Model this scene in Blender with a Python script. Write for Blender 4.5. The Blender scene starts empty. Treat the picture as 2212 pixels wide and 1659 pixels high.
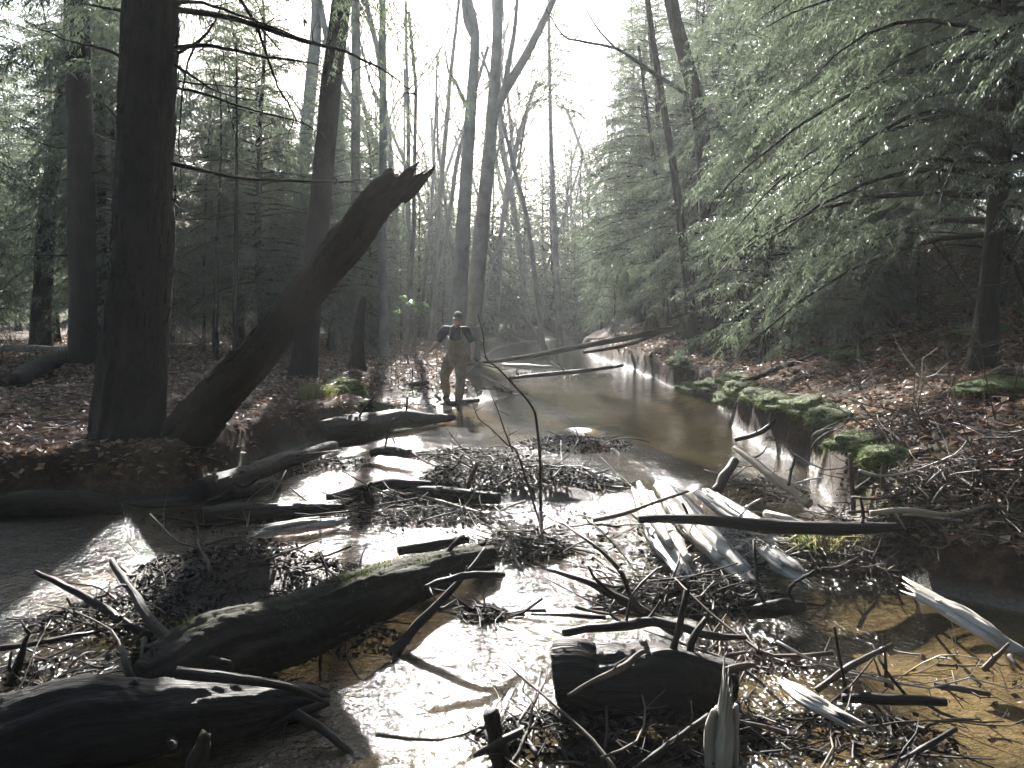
import bpy, bmesh, math, random
import numpy as np
from mathutils import Vector, Matrix, noise as mnoise

scene = bpy.context.scene
COL = scene.collection
RND = random.Random(11)
rng = np.random.default_rng(11)

# ------------------------------------------------------------------ camera, sky, sun, exposure
F, CU, CV, HOR, CH = 1840.0, 1106.0, 829.5, 676.0, 1.7      # pixel units of a 2212 px wide print
PITCH = math.atan((CV - HOR) / F)
cam_d = bpy.data.cameras.new("camera"); cam = bpy.data.objects.new("camera", cam_d); COL.objects.link(cam)
cam.location = (0, 0, CH); cam.rotation_euler = (math.pi / 2 - PITCH, 0, 0)
cam_d.sensor_width = 36; cam_d.lens = 36 * F / 2212; cam_d.clip_start = .05; cam_d.clip_end = 3000
scene.camera = cam

SUN_AZ, SUN_EL = math.radians(-7.5), math.radians(26.5)
world = bpy.data.worlds.new("World"); scene.world = world; world.use_nodes = True
wn = world.node_tree.nodes; bg = wn["Background"]
sky = wn.new("ShaderNodeTexSky"); sky.sky_type = 'NISHITA'; sky.sun_disc = False
sky.sun_elevation = SUN_EL; sky.sun_rotation = SUN_AZ; sky.dust_density = 1.2; sky.air_density = 1.0
world.node_tree.links.new(sky.outputs[0], bg.inputs[0]); bg.inputs[1].default_value = 0.05

sun_d = bpy.data.lights.new("sun", 'SUN'); sun_d.energy = 5.0; sun_d.angle = math.radians(.6); sun_d.color = (1, .965, .91)
sun = bpy.data.objects.new("sun", sun_d); COL.objects.link(sun); sun.location = (0, 60, 60)
SDIR = Vector((math.sin(SUN_AZ) * math.cos(SUN_EL), math.cos(SUN_AZ) * math.cos(SUN_EL), math.sin(SUN_EL)))
sun.rotation_euler = SDIR.to_track_quat('Z', 'Y').to_euler()

vs = scene.view_settings
vs.view_transform = 'Standard'; vs.look = 'None'; vs.gamma = 1; vs.use_curve_mapping = False
vs.exposure = 2.75
cy = scene.cycles
cy.max_bounces = 7; cy.diffuse_bounces = 2; cy.glossy_bounces = 3; cy.transmission_bounces = 3
cy.transparent_max_bounces = 8; cy.volume_bounces = 0; cy.sample_clamp_indirect = 3; cy.caustics_reflective = False; cy.caustics_refractive = False
cy.use_adaptive_sampling = False

# ------------------------------------------------------------------ pixel helpers
_cp, _sp = math.cos(PITCH), math.sin(PITCH)
def ray(u, v):
    a = (u - CU) / F; b = (CV - v) / F
    return Vector((a, _cp + b * _sp, -_sp + b * _cp))
def at(u, v, y):                      # where a sight line meets the plane Y = y
    r = ray(u, v); t = y / r.y
    return Vector((r.x * t, y, CH + r.z * t))
def gp(u, v, z=0.0):                  # where a sight line meets the level z
    r = ray(u, v); t = (z - CH) / r.z
    return Vector((r.x * t, r.y * t, z))

# ------------------------------------------------------------------ tagging
def tag(o, label=None, cat=None, group=None, kind=None):
    if label: o["label"] = label
    if cat: o["category"] = cat
    if group: o["group"] = group
    if kind: o["kind"] = kind
    return o
def empty(name, loc, rz=0.0):
    o = bpy.data.objects.new(name, None); COL.objects.link(o)
    o.location = loc; o.rotation_euler = (0, 0, rz); o.empty_display_size = .2
    return o
def link(name, me, parent=None, loc=None):
    o = bpy.data.objects.new(name, me); COL.objects.link(o)
    if parent is not None: o.parent = parent
    if loc is not None: o.location = loc
    return o
def copy_tree(o, parent=None):
    c = o.copy(); COL.objects.link(c); c.parent = parent
    for ch in list(o.children): copy_tree(ch, c)
    return c

# ------------------------------------------------------------------ mesh building
class MB:
    """collects vertices and quads / triangles, builds one mesh"""
    def __init__(s): s.v = []; s.q = []; s.t = []; s.ax = []; s.n = 0
    def add(s, v, q=None, t=None, ax=None):
        v = np.asarray(v, float).reshape(-1, 3)
        s.v.append(v); s.ax.append(v if ax is None else np.asarray(ax, float).reshape(-1, 3))
        if q is not None and len(q): s.q.append(np.asarray(q, int).reshape(-1, 4) + s.n)
        if t is not None and len(t): s.t.append(np.asarray(t, int).reshape(-1, 3) + s.n)
        s.n += len(v)
    def mesh(s, name, mat, smooth=True, origin=(0, 0, 0)):
        me = bpy.data.meshes.new(name)
        V = np.concatenate(s.v) - np.asarray(origin, float); A = np.concatenate(s.ax)
        q = np.concatenate(s.q) if s.q else np.zeros((0, 4), int)
        t = np.concatenate(s.t) if s.t else np.zeros((0, 3), int)
        me.vertices.add(len(V)); me.vertices.foreach_set("co", V.astype(np.float32).ravel())
        nl = q.size + t.size; me.loops.add(nl)
        me.loops.foreach_set("vertex_index", np.concatenate([q.ravel(), t.ravel()]).astype(np.int32))
        me.polygons.add(len(q) + len(t))
        me.polygons.foreach_set("loop_start", np.concatenate([np.arange(len(q)) * 4, q.size + np.arange(len(t)) * 3]).astype(np.int32))
        me.polygons.foreach_set("use_smooth", np.full(len(q) + len(t), smooth))
        at_ = me.attributes.new("ax", 'FLOAT_VECTOR', 'POINT'); at_.data.foreach_set("vector", A.astype(np.float32).ravel())
        me.update(calc_edges=True); me.validate()
        me.materials.append(mat)
        return me
    def build(s, name, mat, parent=None, smooth=True, origin=(0, 0, 0)):
        """mesh object whose origin lies at `origin`; under a parent the origin is the parent's"""
        if parent is not None:
            o = link(name, s.mesh(name, mat, smooth, parent.location), parent)
        else:
            o = link(name, s.mesh(name, mat, smooth, origin)); o.location = origin
        return o

def spline(P, k=6):
    P = [np.asarray(p, float) for p in P]
    if len(P) < 3:
        return np.array([P[0] + (P[1] - P[0]) * t for t in np.linspace(0, 1, k + 1)])
    Q = [2 * P[0] - P[1]] + P + [2 * P[-1] - P[-2]]; out = []
    for i in range(1, len(Q) - 2):
        for t in np.linspace(0, 1, k, endpoint=False):
            a, b, c, d = Q[i - 1], Q[i], Q[i + 1], Q[i + 2]
            out.append(.5 * (2 * b + (c - a) * t + (2 * a - 5 * b + 4 * c - d) * t * t + (3 * b - a - 3 * c + d) * t ** 3))
    out.append(P[-1]); return np.array(out)

def smooth_noise1(n, cells, amp, g=rng):
    x = np.linspace(0, max(cells, 1), n); k = g.normal(0, 1, int(cells) + 3); i = x.astype(int); f = x - i; f = f * f * (3 - 2 * f)
    return amp * (k[i] * (1 - f) + k[i + 1] * f)

def vnoise(P, sc, seed=0.0):
    return np.array([mnoise.noise(Vector((p[0] * sc + seed, p[1] * sc - seed, p[2] * sc + 2 * seed))) for p in P])

def tube(B, pts, rad, n=6, rough=0.0, fine=0.0, cap=True, jag=0.0, jag0=0.0, flat=1.0, lobes=None, seed=None):
    """sweeps a ring along pts.  rough/fine: lumpiness, jag: splintered end, flat: squash, lobes: root flare"""
    P = np.asarray(pts, float); m = len(P)
    r = np.interp(np.linspace(0, 1, m), np.linspace(0, 1, len(rad)), rad) if np.ndim(rad) else np.full(m, float(rad))
    T = np.gradient(P, axis=0); T /= np.linalg.norm(T, axis=1)[:, None] + 1e-9
    ref = np.array([0, 0, 1.0]) if abs(T[0][2]) < .8 else np.array([1.0, 0, 0])
    N = np.zeros_like(P); a = ref - T[0] * ref.dot(T[0]); a /= np.linalg.norm(a); N[0] = a
    for i in range(1, m):
        a = a - T[i] * a.dot(T[i]); a /= np.linalg.norm(a) + 1e-9; N[i] = a
    Bn = np.cross(T, N)
    L = np.concatenate([[0], np.cumsum(np.linalg.norm(np.diff(P, axis=0), axis=1))])
    th = np.arange(n) * 2 * math.pi / n
    c, s_ = np.cos(th), np.sin(th)
    sd = RND.random() * 50 if seed is None else seed
    k = np.ones((m, n))
    if rough or fine:
        ii = [(x, y) for x in range(m) for y in range(n)]
        co = np.array([(c[y] * r[x], s_[y] * r[x], L[x]) for x, y in ii])
        rm = max(r.max(), 1e-4)
        if rough: k += rough * vnoise(co * [1, 1, .2], 1.3 / rm, sd).reshape(m, n)
        if fine:
            k += fine * vnoise(co * [1, 1, .07], 5.5 / rm, sd + 9).reshape(m, n)
            if n >= 50: k += fine * .45 * vnoise(co * [1, 1, .35], 14 / rm, sd + 3).reshape(m, n) + fine * .8 * np.abs(vnoise(co * [1, 1, .1], 3.0 / rm, sd + 5)).reshape(m, n)
    if lobes is not None:
        num, amp, hgt, ph = lobes
        k += np.exp(-L / hgt)[:, None] * amp * (.6 + .55 * np.cos(num * th + ph) + .25 * np.cos((num + 2) * th + 2 * ph))[None]
    V = P[:, None, :] + (N[:, None, :] * c[None, :, None] * flat + Bn[:, None, :] * s_[None, :, None]) * (r[:, None] * k)[:, :, None]
    for jg, sl in ((jag, 1), (jag0, -1)):
        if jg:
            ext = np.abs(smooth_noise1(n + 1, max(4, n // 2), 1.0)[:n]) + .3 * rng.random(n)
            ext[-1] = ext[0] = (ext[0] + ext[-1]) / 2
            w = np.linspace(0, 1, m) if sl == 1 else np.linspace(1, 0, m)
            w = np.clip((w - .82) / .18, 0, 1) ** 2
            V += sl * T[:, None, :] * (w[:, None] * ext[None] * jg)[:, :, None]
    ax = np.stack([np.tile(c, (m, 1)) * r[:, None], np.tile(s_, (m, 1)) * r[:, None], np.tile((L + sd)[:, None], (1, n))], -1)
    i0 = (np.arange(m - 1)[:, None] * n + np.arange(n)[None]).ravel()
    i1 = (np.arange(m - 1)[:, None] * n + (np.arange(n)[None] + 1) % n).ravel()
    q = np.stack([i0, i1, i1 + n, i0 + n], 1)
    VV = V.reshape(-1, 3); AA = ax.reshape(-1, 3); t = []
    if cap:
        e = len(VV)
        c0 = P[0] - T[0] * (-.5 * jag0 if jag0 else -.0); c1 = P[-1] - T[-1] * (.5 * jag if jag else 0)
        VV = np.vstack([VV, c0, c1]); AA = np.vstack([AA, AA[0], AA[-1]])
        b = (m - 1) * n
        t = [(e, (j + 1) % n, j) for j in range(n)] + [(e + 1, b + j, b + (j + 1) % n) for j in range(n)]
    B.add(VV, q, t, AA)
    return V

def bark_flakes(B, S, r, count, length, lift=.02, up=False):
    """loose plates of bark standing off a swept trunk or log"""
    S = np.asarray(S); m = len(S); r = np.interp(np.linspace(0, 1, m), np.linspace(0, 1, len(r)), r)
    T = np.gradient(S, axis=0); T /= np.linalg.norm(T, axis=1)[:, None]
    for k in range(count):
        i = int(rng.integers(1, m - 2)); t = T[i]; a = np.cross(t, [.31, .77, .55]); a /= np.linalg.norm(a); b = np.cross(t, a)
        th = rng.random() * 6.283; d = a * math.cos(th) + b * math.sin(th); w = np.cross(t, d)
        if up and d[2] < -.3: d = -d
        L = length * (.4 + rng.random()); W = L * rng.uniform(.14, .34); l0 = rng.uniform(.0, .5) * lift; l1 = rng.uniform(.2, 1.2) * lift
        c = S[i] + d * (r[i] * 1.02); v = []
        for (x, y, h) in ((-.5, -1, l0), (-.5, 1, l0 * .6), (.1, 1.1, l1 * .6), (.5, .5, l1), (.5, -.7, l1 * .8), (.0, -1.1, l1 * .7)):
            v.append(c + t * L * (x + rng.normal(0, .06)) + w * W * .5 * y * (1 + rng.normal(0, .15)) + d * h)
        top = np.array(v); bot = top - d * .012; k6 = [(j, (j + 1) % 6, 6 + (j + 1) % 6, 6 + j) for j in range(6)]
        q = k6 + [(0, 5, 2, 1), (2, 5, 4, 3)]
        B.add(np.vstack([top, bot]), q, None, np.vstack([top, bot]) * [1, 1, .3])
def timber(B, P, W, H, count, ragged=.12):
    """split weathered wood: a bundle of flat splinters of uneven length along P"""
    S = spline(P, 6); L = np.linalg.norm(np.diff(S, axis=0), axis=1).sum(); t = S[-1] - S[0]; t /= np.linalg.norm(t); w = np.cross(t, [0, 0, 1.]); w /= np.linalg.norm(w); n = np.cross(w, t)
    for k in range(count):
        x = ((k + rng.uniform(.1, .9)) / count * 2 - 1) * .85; e0 = rng.random() * ragged * L * (.4 + abs(x)); e1 = rng.random() * ragged * 1.3 * L * (.4 + abs(x))
        wd = np.interp(np.linspace(0, 1, len(S)), [0, .25, .75, 1], W) if np.ndim(W) else np.full(len(S), W)
        Q = S + w * (wd * x)[:, None] + n * (H * (1 - x * x) + rng.normal(0, H * .3)) + np.cumsum(rng.normal(0, .0008, S.shape), 0)
        f0, f1 = e0 / L, 1 - e1 / L; ii = np.linspace(f0, f1, len(S)) * (len(S) - 1); Q = np.stack([np.interp(ii, np.arange(len(S)), Q[:, c]) for c in range(3)], 1)
        r = np.mean(wd) / count * rng.uniform(1.5, 3.2)
        tube(B, Q, [r * .6, r, r, r, r * .5], 7, rough=.35, fine=.2, flat=rng.uniform(.5, 1.1))

# ------------------------------------------------------------------ materials
def mat(name):
    m = bpy.data.materials.new(name); m.use_nodes = True; nt = m.node_tree
    return m, nt, nt.nodes, nt.links, nt.nodes["Principled BSDF"]
def nd(nt, t, **kw):
    n = nt.nodes.new(t)
    for k, v in kw.items():
        if k in n.inputs: n.inputs[k].default_value = v
        else: setattr(n, k, v)
    return n
def ramp(nt, fac, stops):
    r = nt.nodes.new("ShaderNodeValToRGB"); e = r.color_ramp.elements
    while len(e) < len(stops): e.new(.5)
    for x, (p, c) in zip(e, stops): x.position = p; x.color = (*c, 1)
    nt.links.new(fac, r.inputs[0]); return r.outputs[0]
def mixc(nt, fac, a, b, mode='MIX'):
    m = nt.nodes.new("ShaderNodeMix"); m.data_type = 'RGBA'; m.blend_type = mode
    for s, x in ((0, fac), (6, a), (7, b)):
        if hasattr(x, "links"): nt.links.new(x, m.inputs[s])
        else: m.inputs[s].default_value = x if s == 0 else (*x, 1)
    return m.outputs[2]
def axcoord(nt, sx, sy, sz):
    a = nd(nt, "ShaderNodeAttribute", attribute_name="ax")
    mp = nd(nt, "ShaderNodeMapping"); mp.inputs["Scale"].default_value = (sx, sy, sz)
    nt.links.new(a.outputs["Vector"], mp.inputs[0]); return mp.outputs[0]
def noise_t(nt, vec, scale, detail=4, rough=.6):
    n = nd(nt, "ShaderNodeTexNoise", Scale=scale, Detail=detail, Roughness=rough)
    if vec is not None: nt.links.new(vec, n.inputs["Vector"])
    return n.outputs["Fac"]
def bump(nt, h, bs, strength, dist):
    b = nd(nt, "ShaderNodeBump", Strength=strength, Distance=dist)
    nt.links.new(h, b.inputs["Height"]); nt.links.new(b.outputs[0], bs.inputs["Normal"])

def wood(name, c0, c1, c2, sc=8, stretch=.15, rough=.85, b=.8, d=.02, moss=0.0, wet=None):
    m, nt, N, L, bs = mat(name); bs.inputs["Specular IOR Level"].default_value = .5 if 'bleached' in name or 'tan' in name else .22
    v = axcoord(nt, 1, 1, stretch)
    f = noise_t(nt, v, sc, 6, .65)
    g = noise_t(nt, axcoord(nt, 1, 1, 1), 2.2, 3, .6)
    col = ramp(nt, f, [(.32, c0), (.52, c1), (.72, c2)])
    col = mixc(nt, .55, col, ramp(nt, g, [(.3, tuple(x * .55 for x in c1)), (.7, c2)]))
    if moss:
        geo = nd(nt, "ShaderNodeNewGeometry"); sep = nd(nt, "ShaderNodeSeparateXYZ"); L.new(geo.outputs["Normal"], sep.inputs[0])
        ad = nd(nt, "ShaderNodeMath", operation='MULTIPLY_ADD'); L.new(noise_t(nt, v, 5, 4), ad.inputs[0]); ad.inputs[1].default_value = 1.6
        L.new(sep.outputs["Z"], ad.inputs[2])
        mk = ramp(nt, ad.outputs[0], [(min(.99, 1.45 - moss), (0, 0, 0)), (1.0, (1, 1, 1))])
        rr = nd(nt, "ShaderNodeMath", operation='SUBTRACT'); L.new(ad.outputs[0], rr.inputs[0]); rr.inputs[1].default_value = 1.3
        mk = ramp(nt, rr.outputs[0], [(.3 - moss * .3, (0, 0, 0)), (.65, (1, 1, 1))])
        col = mixc(nt, mk, col, ramp(nt, noise_t(nt, v, 30, 3), [(.3, (.02, .028, .01)), (.7, (.06, .07, .025))]))
    L.new(col, bs.inputs["Base Color"]); bs.inputs["Roughness"].default_value = rough
    if wet is not None:
        L.new(ramp(nt, g, [(.35, (wet,) * 3), (.7, (rough,) * 3)]), bs.inputs["Roughness"])
    bump(nt, f, bs, b, d)
    return m

M = {}
M['bark'] = wood('hemlock_bark', (.005, .0045, .004), (.018, .0145, .012), (.044, .037, .031), 26, .3, .9, 1, .03)
M['bark_moss'] = wood('mossy_hemlock_bark', (.005, .004, .003), (.015, .012, .0098), (.036, .03, .025), 26, .3, .9, 1, .03, moss=.1)
M['rot'] = wood('rotten_bark', (.006, .004, .003), (.022, .0145, .0105), (.056, .037, .027), 24, .2, .9, 1, .04)
M['grey'] = wood('smooth_grey_bark', (.10, .095, .085), (.19, .18, .16), (.27, .26, .24), 4, .5, .85, .4, .01)
M['dark_log'] = wood('wet_dark_wood', (.005, .004, .0035), (.016, .0125, .0095), (.038, .03, .024), 45, .12, .85, 1, .02, wet=.5)
M['moss_log'] = wood('mossy_log_bark', (.008, .006, .005), (.026, .02, .015), (.055, .044, .034), 40, .14, .9, 1, .02, moss=-.3)
M['pale_log'] = wood('bleached_wood', (.16, .135, .11), (.36, .32, .27), (.52, .48, .42), 22, .05, .6, 1, .012, wet=.38)
M['stick'] = wood('brown_stick_bark', (.025, .018, .013), (.08, .06, .044), (.17, .135, .105), 25, .12, .85, .6, .006, wet=.6)
M['dark_stick'] = wood('wet_stick_bark', (.006, .005, .004), (.018, .014, .011), (.045, .035, .027), 25, .12, .8, .6, .006, wet=.55)
M['tan_stick'] = wood('peeled_tan_stick', (.12, .09, .055), (.28, .22, .14), (.40, .33, .23), 25, .1, .6, .5, .005)

def leafmat(name, cols, transl=.35, rough=.4, spec=.5, tcol=None):
    m, nt, N, L, bs = mat(name)
    geo = nd(nt, "ShaderNodeNewGeometry")
    col = ramp(nt, geo.outputs["Random Per Island"], [(i / max(1, len(cols) - 1), c) for i, c in enumerate(cols)])
    L.new(col, bs.inputs["Base Color"]); bs.inputs["Roughness"].default_value = rough
    bs.inputs["Specular IOR Level"].default_value = spec
    tr = nd(nt, "ShaderNodeBsdfTranslucent")
    hs = nd(nt, "ShaderNodeHueSaturation", Saturation=.95, Value=1.7); L.new(col, hs.inputs["Color"]); L.new(hs.outputs[0], tr.inputs[0])
    mx = nd(nt, "ShaderNodeMixShader"); mx.inputs[0].default_value = transl
    L.new(bs.outputs[0], mx.inputs[1]); L.new(tr.outputs[0], mx.inputs[2]); L.new(mx.outputs[0], N["Material Output"].inputs[0])
    return m
M['needle'] = leafmat('hemlock_needles', [(.032, .044, .027), (.052, .07, .042), (.066, .088, .05), (.09, .11, .066), (.062, .072, .054)], .46, .44, 1.0)
M['litter'] = leafmat('dry_leaves', [(.06, .036, .022), (.17, .095, .055), (.27, .165, .105), (.13, .07, .04), (.36, .25, .175), (.23, .105, .05)], .2, .55, .4)
M['rhodo'] = leafmat('rhododendron_leaf', [(.05, .10, .025), (.09, .17, .04)], .45, .3, .6)
M['grass'] = leafmat('dry_grass', [(.10, .12, .03), (.20, .17, .07), (.07, .11, .03)], .35, .5, .3)
M['mossblade'] = leafmat('moss_fibres', [(.03, .045, .012), (.065, .085, .022), (.11, .125, .035)], .3, .8, .1)

def plain(name, c, rough=.8, c2=None, sc=20, b=.3, d=.01):
    m, nt, N, L, bs = mat(name)
    tc = nd(nt, "ShaderNodeTexCoord"); f = noise_t(nt, tc.outputs["Object"], sc, 5)
    L.new(ramp(nt, f, [(.35, c), (.65, c2 or tuple(x * 1.4 for x in c))]), bs.inputs["Base Color"]); bs.inputs["Roughness"].default_value = rough
    bump(nt, f, bs, b, d); return m
M['mosslump'] = plain('moss_cushion', (.028, .042, .012), .95, (.085, .105, .028), 16, 1, .03)
M['skin'] = plain('skin', (.42, .24, .17), .5, (.50, .30, .22), 30, .1)
M['shirt'] = plain('dark_navy_shirt', (.016, .02, .028), .85, (.03, .035, .045), 14, .8, .02)
M['waders'] = plain('brown_waders', (.11, .085, .045), .6, (.20, .15, .085), 9, .7, .03)
M['cap'] = plain('olive_cap', (.045, .05, .025), .85, (.09, .09, .05), 30, .3)
M['boot'] = plain('dark_rubber', (.012, .011, .010), .5, (.025, .022, .02), 20, .3)
M['eye'] = plain('eye', (.02, .015, .012), .2)
M['hair'] = plain('short_dark_hair', (.02, .014, .01), .7)

# ------------------------------------------------------------------ terrain
LE = [(-40, -8), (-40, 5.2), (-16, 5.9), (-9, 6.6), (-5.2, 7.0), (-3.8, 7.2), (-2.8, 7.75), (-2.75, 9.3), (-2.6, 11.0), (-1.9, 12.2), (-1.15, 13.1), (-.98, 14.5),
      (-.7, 16.0), (-.55, 17.4), (-.95, 19.3), (-1.35, 24), (-1.2, 32), (-.6, 42), (.6, 50), (3, 57), (8, 63), (16, 68), (40, 74)]
RE = [(4.2, -8), (3.9, 1.5), (3.4, 3.5), (2.95, 4.6), (2.55, 5.1), (2.4, 5.8), (2.75, 7.0), (2.95, 8.2), (3.35, 9.5), (3.2, 11), (3.35, 13),
      (4.05, 16.3), (3.6, 20), (3.7, 25), (3.1, 33), (3.3, 42), (4.2, 47), (6.5, 52), (10, 57), (17, 61), (40, 66)]
POLY = np.array(LE + RE[::-1], float)
def creek_dist(x, y):
    """signed distance to the creek outline, positive on land"""
    x = np.asarray(x, float); y = np.asarray(y, float)
    d = np.full(x.shape, 1e9); ins = np.zeros(x.shape, bool)
    n = len(POLY)
    for i in range(n):
        ax_, ay = POLY[i]; bx, by = POLY[(i + 1) % n]
        dx, dy = bx - ax_, by - ay
        t = np.clip(((x - ax_) * dx + (y - ay) * dy) / (dx * dx + dy * dy + 1e-12), 0, 1)
        d = np.minimum(d, np.hypot(x - ax_ - t * dx, y - ay - t * dy))
        c = ((ay > y) != (by > y)) & (x < (bx - ax_) * (y - ay) / (by - ay + 1e-12) + ax_)
        ins ^= c
    return np.where(ins, -d, d)
def sstep(a, b, x):
    t = np.clip((x - a) / (b - a), 0, 1); return t * t * (3 - 2 * t)
_ph = rng.random((60, 4)) * 6.28
def wav(x, y, f, k):
    """smooth band-limited ground noise"""
    o = 0
    for j in range(6):
        a = _ph[k * 6 + j]; an = a[0]
        o = o + np.sin((np.cos(an) * x + np.sin(an) * y) * f * (.7 + .1 * j) + a[1] + 1.3 * np.sin((np.sin(a[2]) * x + np.cos(a[2]) * y) * f * .53 + a[3]))
    return o / 6
# bars and islands that lift the bed out of the water: x, y, rx, ry, height
BARS = []
def bar(u, v, rx, ry, h):
    p = gp(u, v, 0); BARS.append((p.x, p.y, rx, ry, h))
bar(1240, 930, .75, .8, .20); bar(1330, 915, .5, .5, .17)
bar(1080, 1055, .95, .42, .22); bar(1230, 1075, .6, .42, .2); bar(930, 1040, .55, .35, .18)
bar(700, 1180, .62, .34, .20); bar(620, 1235, .7, .4, .23); bar(480, 1300, .6, .5, .22); bar(330, 1230, .5, .5, .18)
bar(1100, 1195, .3, .25, .17)
bar(1500, 1150, .6, .9, .18); bar(1620, 1230, .5, .4, .2); bar(1420, 1345, .55, .35, .2); bar(1330, 1585, .5, .25, .15); bar(1700, 1160, .6, .5, .22)
bar(1060, 855, .55, 1.1, .17); bar(1130, 850, .5, .5, .14); bar(1300, 800, .9, 1.2, .18); bar(1180, 725, 2, 9, .22); bar(520, 1060, .5, .3, .15)
def ground_z(x, y):
    x = np.asarray(x, float); y = np.asarray(y, float)
    wob = .16 * wav(x, y, 2.3, 0) + .11 * wav(x, y, 6.5, 1)
    s = creek_dist(x, y) + wob
    ctr = np.interp(y, [-8, 5, 8, 13, 20, 33, 46, 54, 60, 66, 70], [0, .2, 0, 1.0, 1.4, 1.0, 1.8, 5, 12, 26, 60])
    right = x > ctr
    # bed
    bed = -.05 - .13 * sstep(0, .9, -s) + .02 * wav(x, y, 1.7, 2) + .012 * wav(x, y, 7, 3)
    for bx, by, rx, ry, h in BARS:
        g = np.exp(-(((x - bx) / rx) ** 2 + ((y - by) / ry) ** 2) * 1.2)
        bed = bed + h * g * (1 + .25 * wav(x, y, 6, 4))
    # banks
    lz = .50 * sstep(-.02, .42, s) + .022 * np.clip(s - .4, 0, 30) + .07 * wav(x, y, 1.1, 5) * sstep(.3, 1.5, s) + .02 * wav(x, y, 5, 6) * sstep(.2, .6, s)
    spit = np.exp(-(((x + 1.6) / 1.35) ** 2 + ((y - 15.4) / 2.3) ** 2) ** 1.5)
    lz = lz * (1 - .86 * spit) + .05 * spit * sstep(0, .5, s)
    rz = .60 * sstep(-.02, .22, s) + .40 * np.clip(s - .22, 0, 7) + .16 * np.clip(s - 7, 0, 60) + .10 * wav(x, y, .9, 7) * sstep(.3, 2, s) + .03 * wav(x, y, 4.5, 8) * sstep(.2, .6, s)
    near = sstep(6.8, 5.0, y)                                   # the brushy near bank rises gently
    rz = rz * (1 - .45 * near * sstep(1.6, .2, s))
    far = sstep(40, 140, y) * 6
    return np.where(s < 0, bed, np.where(right, rz, lz) - .05) + far * sstep(2, 25, s)
def gz(x, y): return float(ground_z(np.array([x]), np.array([y]))[0])

def axis(lo, hi, step, far0, far1, gr=1.13):
    c = list(np.arange(lo, hi, step)); a = []; p, d = lo, step
    while p > far0: d *= gr; p -= d; a.append(p)
    b = []; p, d = c[-1], step
    while p < far1: d *= gr; p += d; b.append(p)
    return np.array(a[::-1] + c + b)
xs = axis(-5.5, 7.5, .055, -400, 400); ys = axis(1.5, 21, .06, -60, 700)
GX, GY = np.meshgrid(xs, ys); GZ = ground_z(GX, GY)
B = MB(); nx, ny = len(xs), len(ys)
ii = (np.arange(ny - 1)[:, None] * nx + np.arange(nx - 1)[None]).ravel()
def blob(x, y, rx, ry): return np.exp(-(((GX - x) / rx) ** 2 + ((GY - y) / ry) ** 2) ** 2)
_l1 = gp(1490, 855, 0); _l2 = gp(1660, 955, 0); _l3 = gp(700, 1180, 0); _l4 = gp(620, 1225, 0); _l5 = gp(1300, 930, 0)
SANDY = np.clip(blob(-1.75, 14.9, 1.4, 2.0) + .8 * blob(_l1.x - .25, _l1.y, .6, 2.0) + .4 * blob(_l2.x, _l2.y, .45, .6) + blob(_l3.x, _l3.y, .7, .4) + blob(_l4.x, _l4.y, .8, .4) + blob(_l5.x, _l5.y, .8, .8) + blob(2.3, 4.0, 1.3, 1.0) + blob(-2.3, 5.7, 1.5, .5) + .1 * blob(.3, 14, 1.2, 2.5) + .3 * blob(1.2, 6.3, .5, .7), 0, 1)
B.add(np.stack([GX.ravel(), GY.ravel(), GZ.ravel()], 1), np.stack([ii, ii + 1, ii + 1 + nx, ii + nx], 1), ax=np.stack([SANDY.ravel()] * 3, 1))
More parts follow.
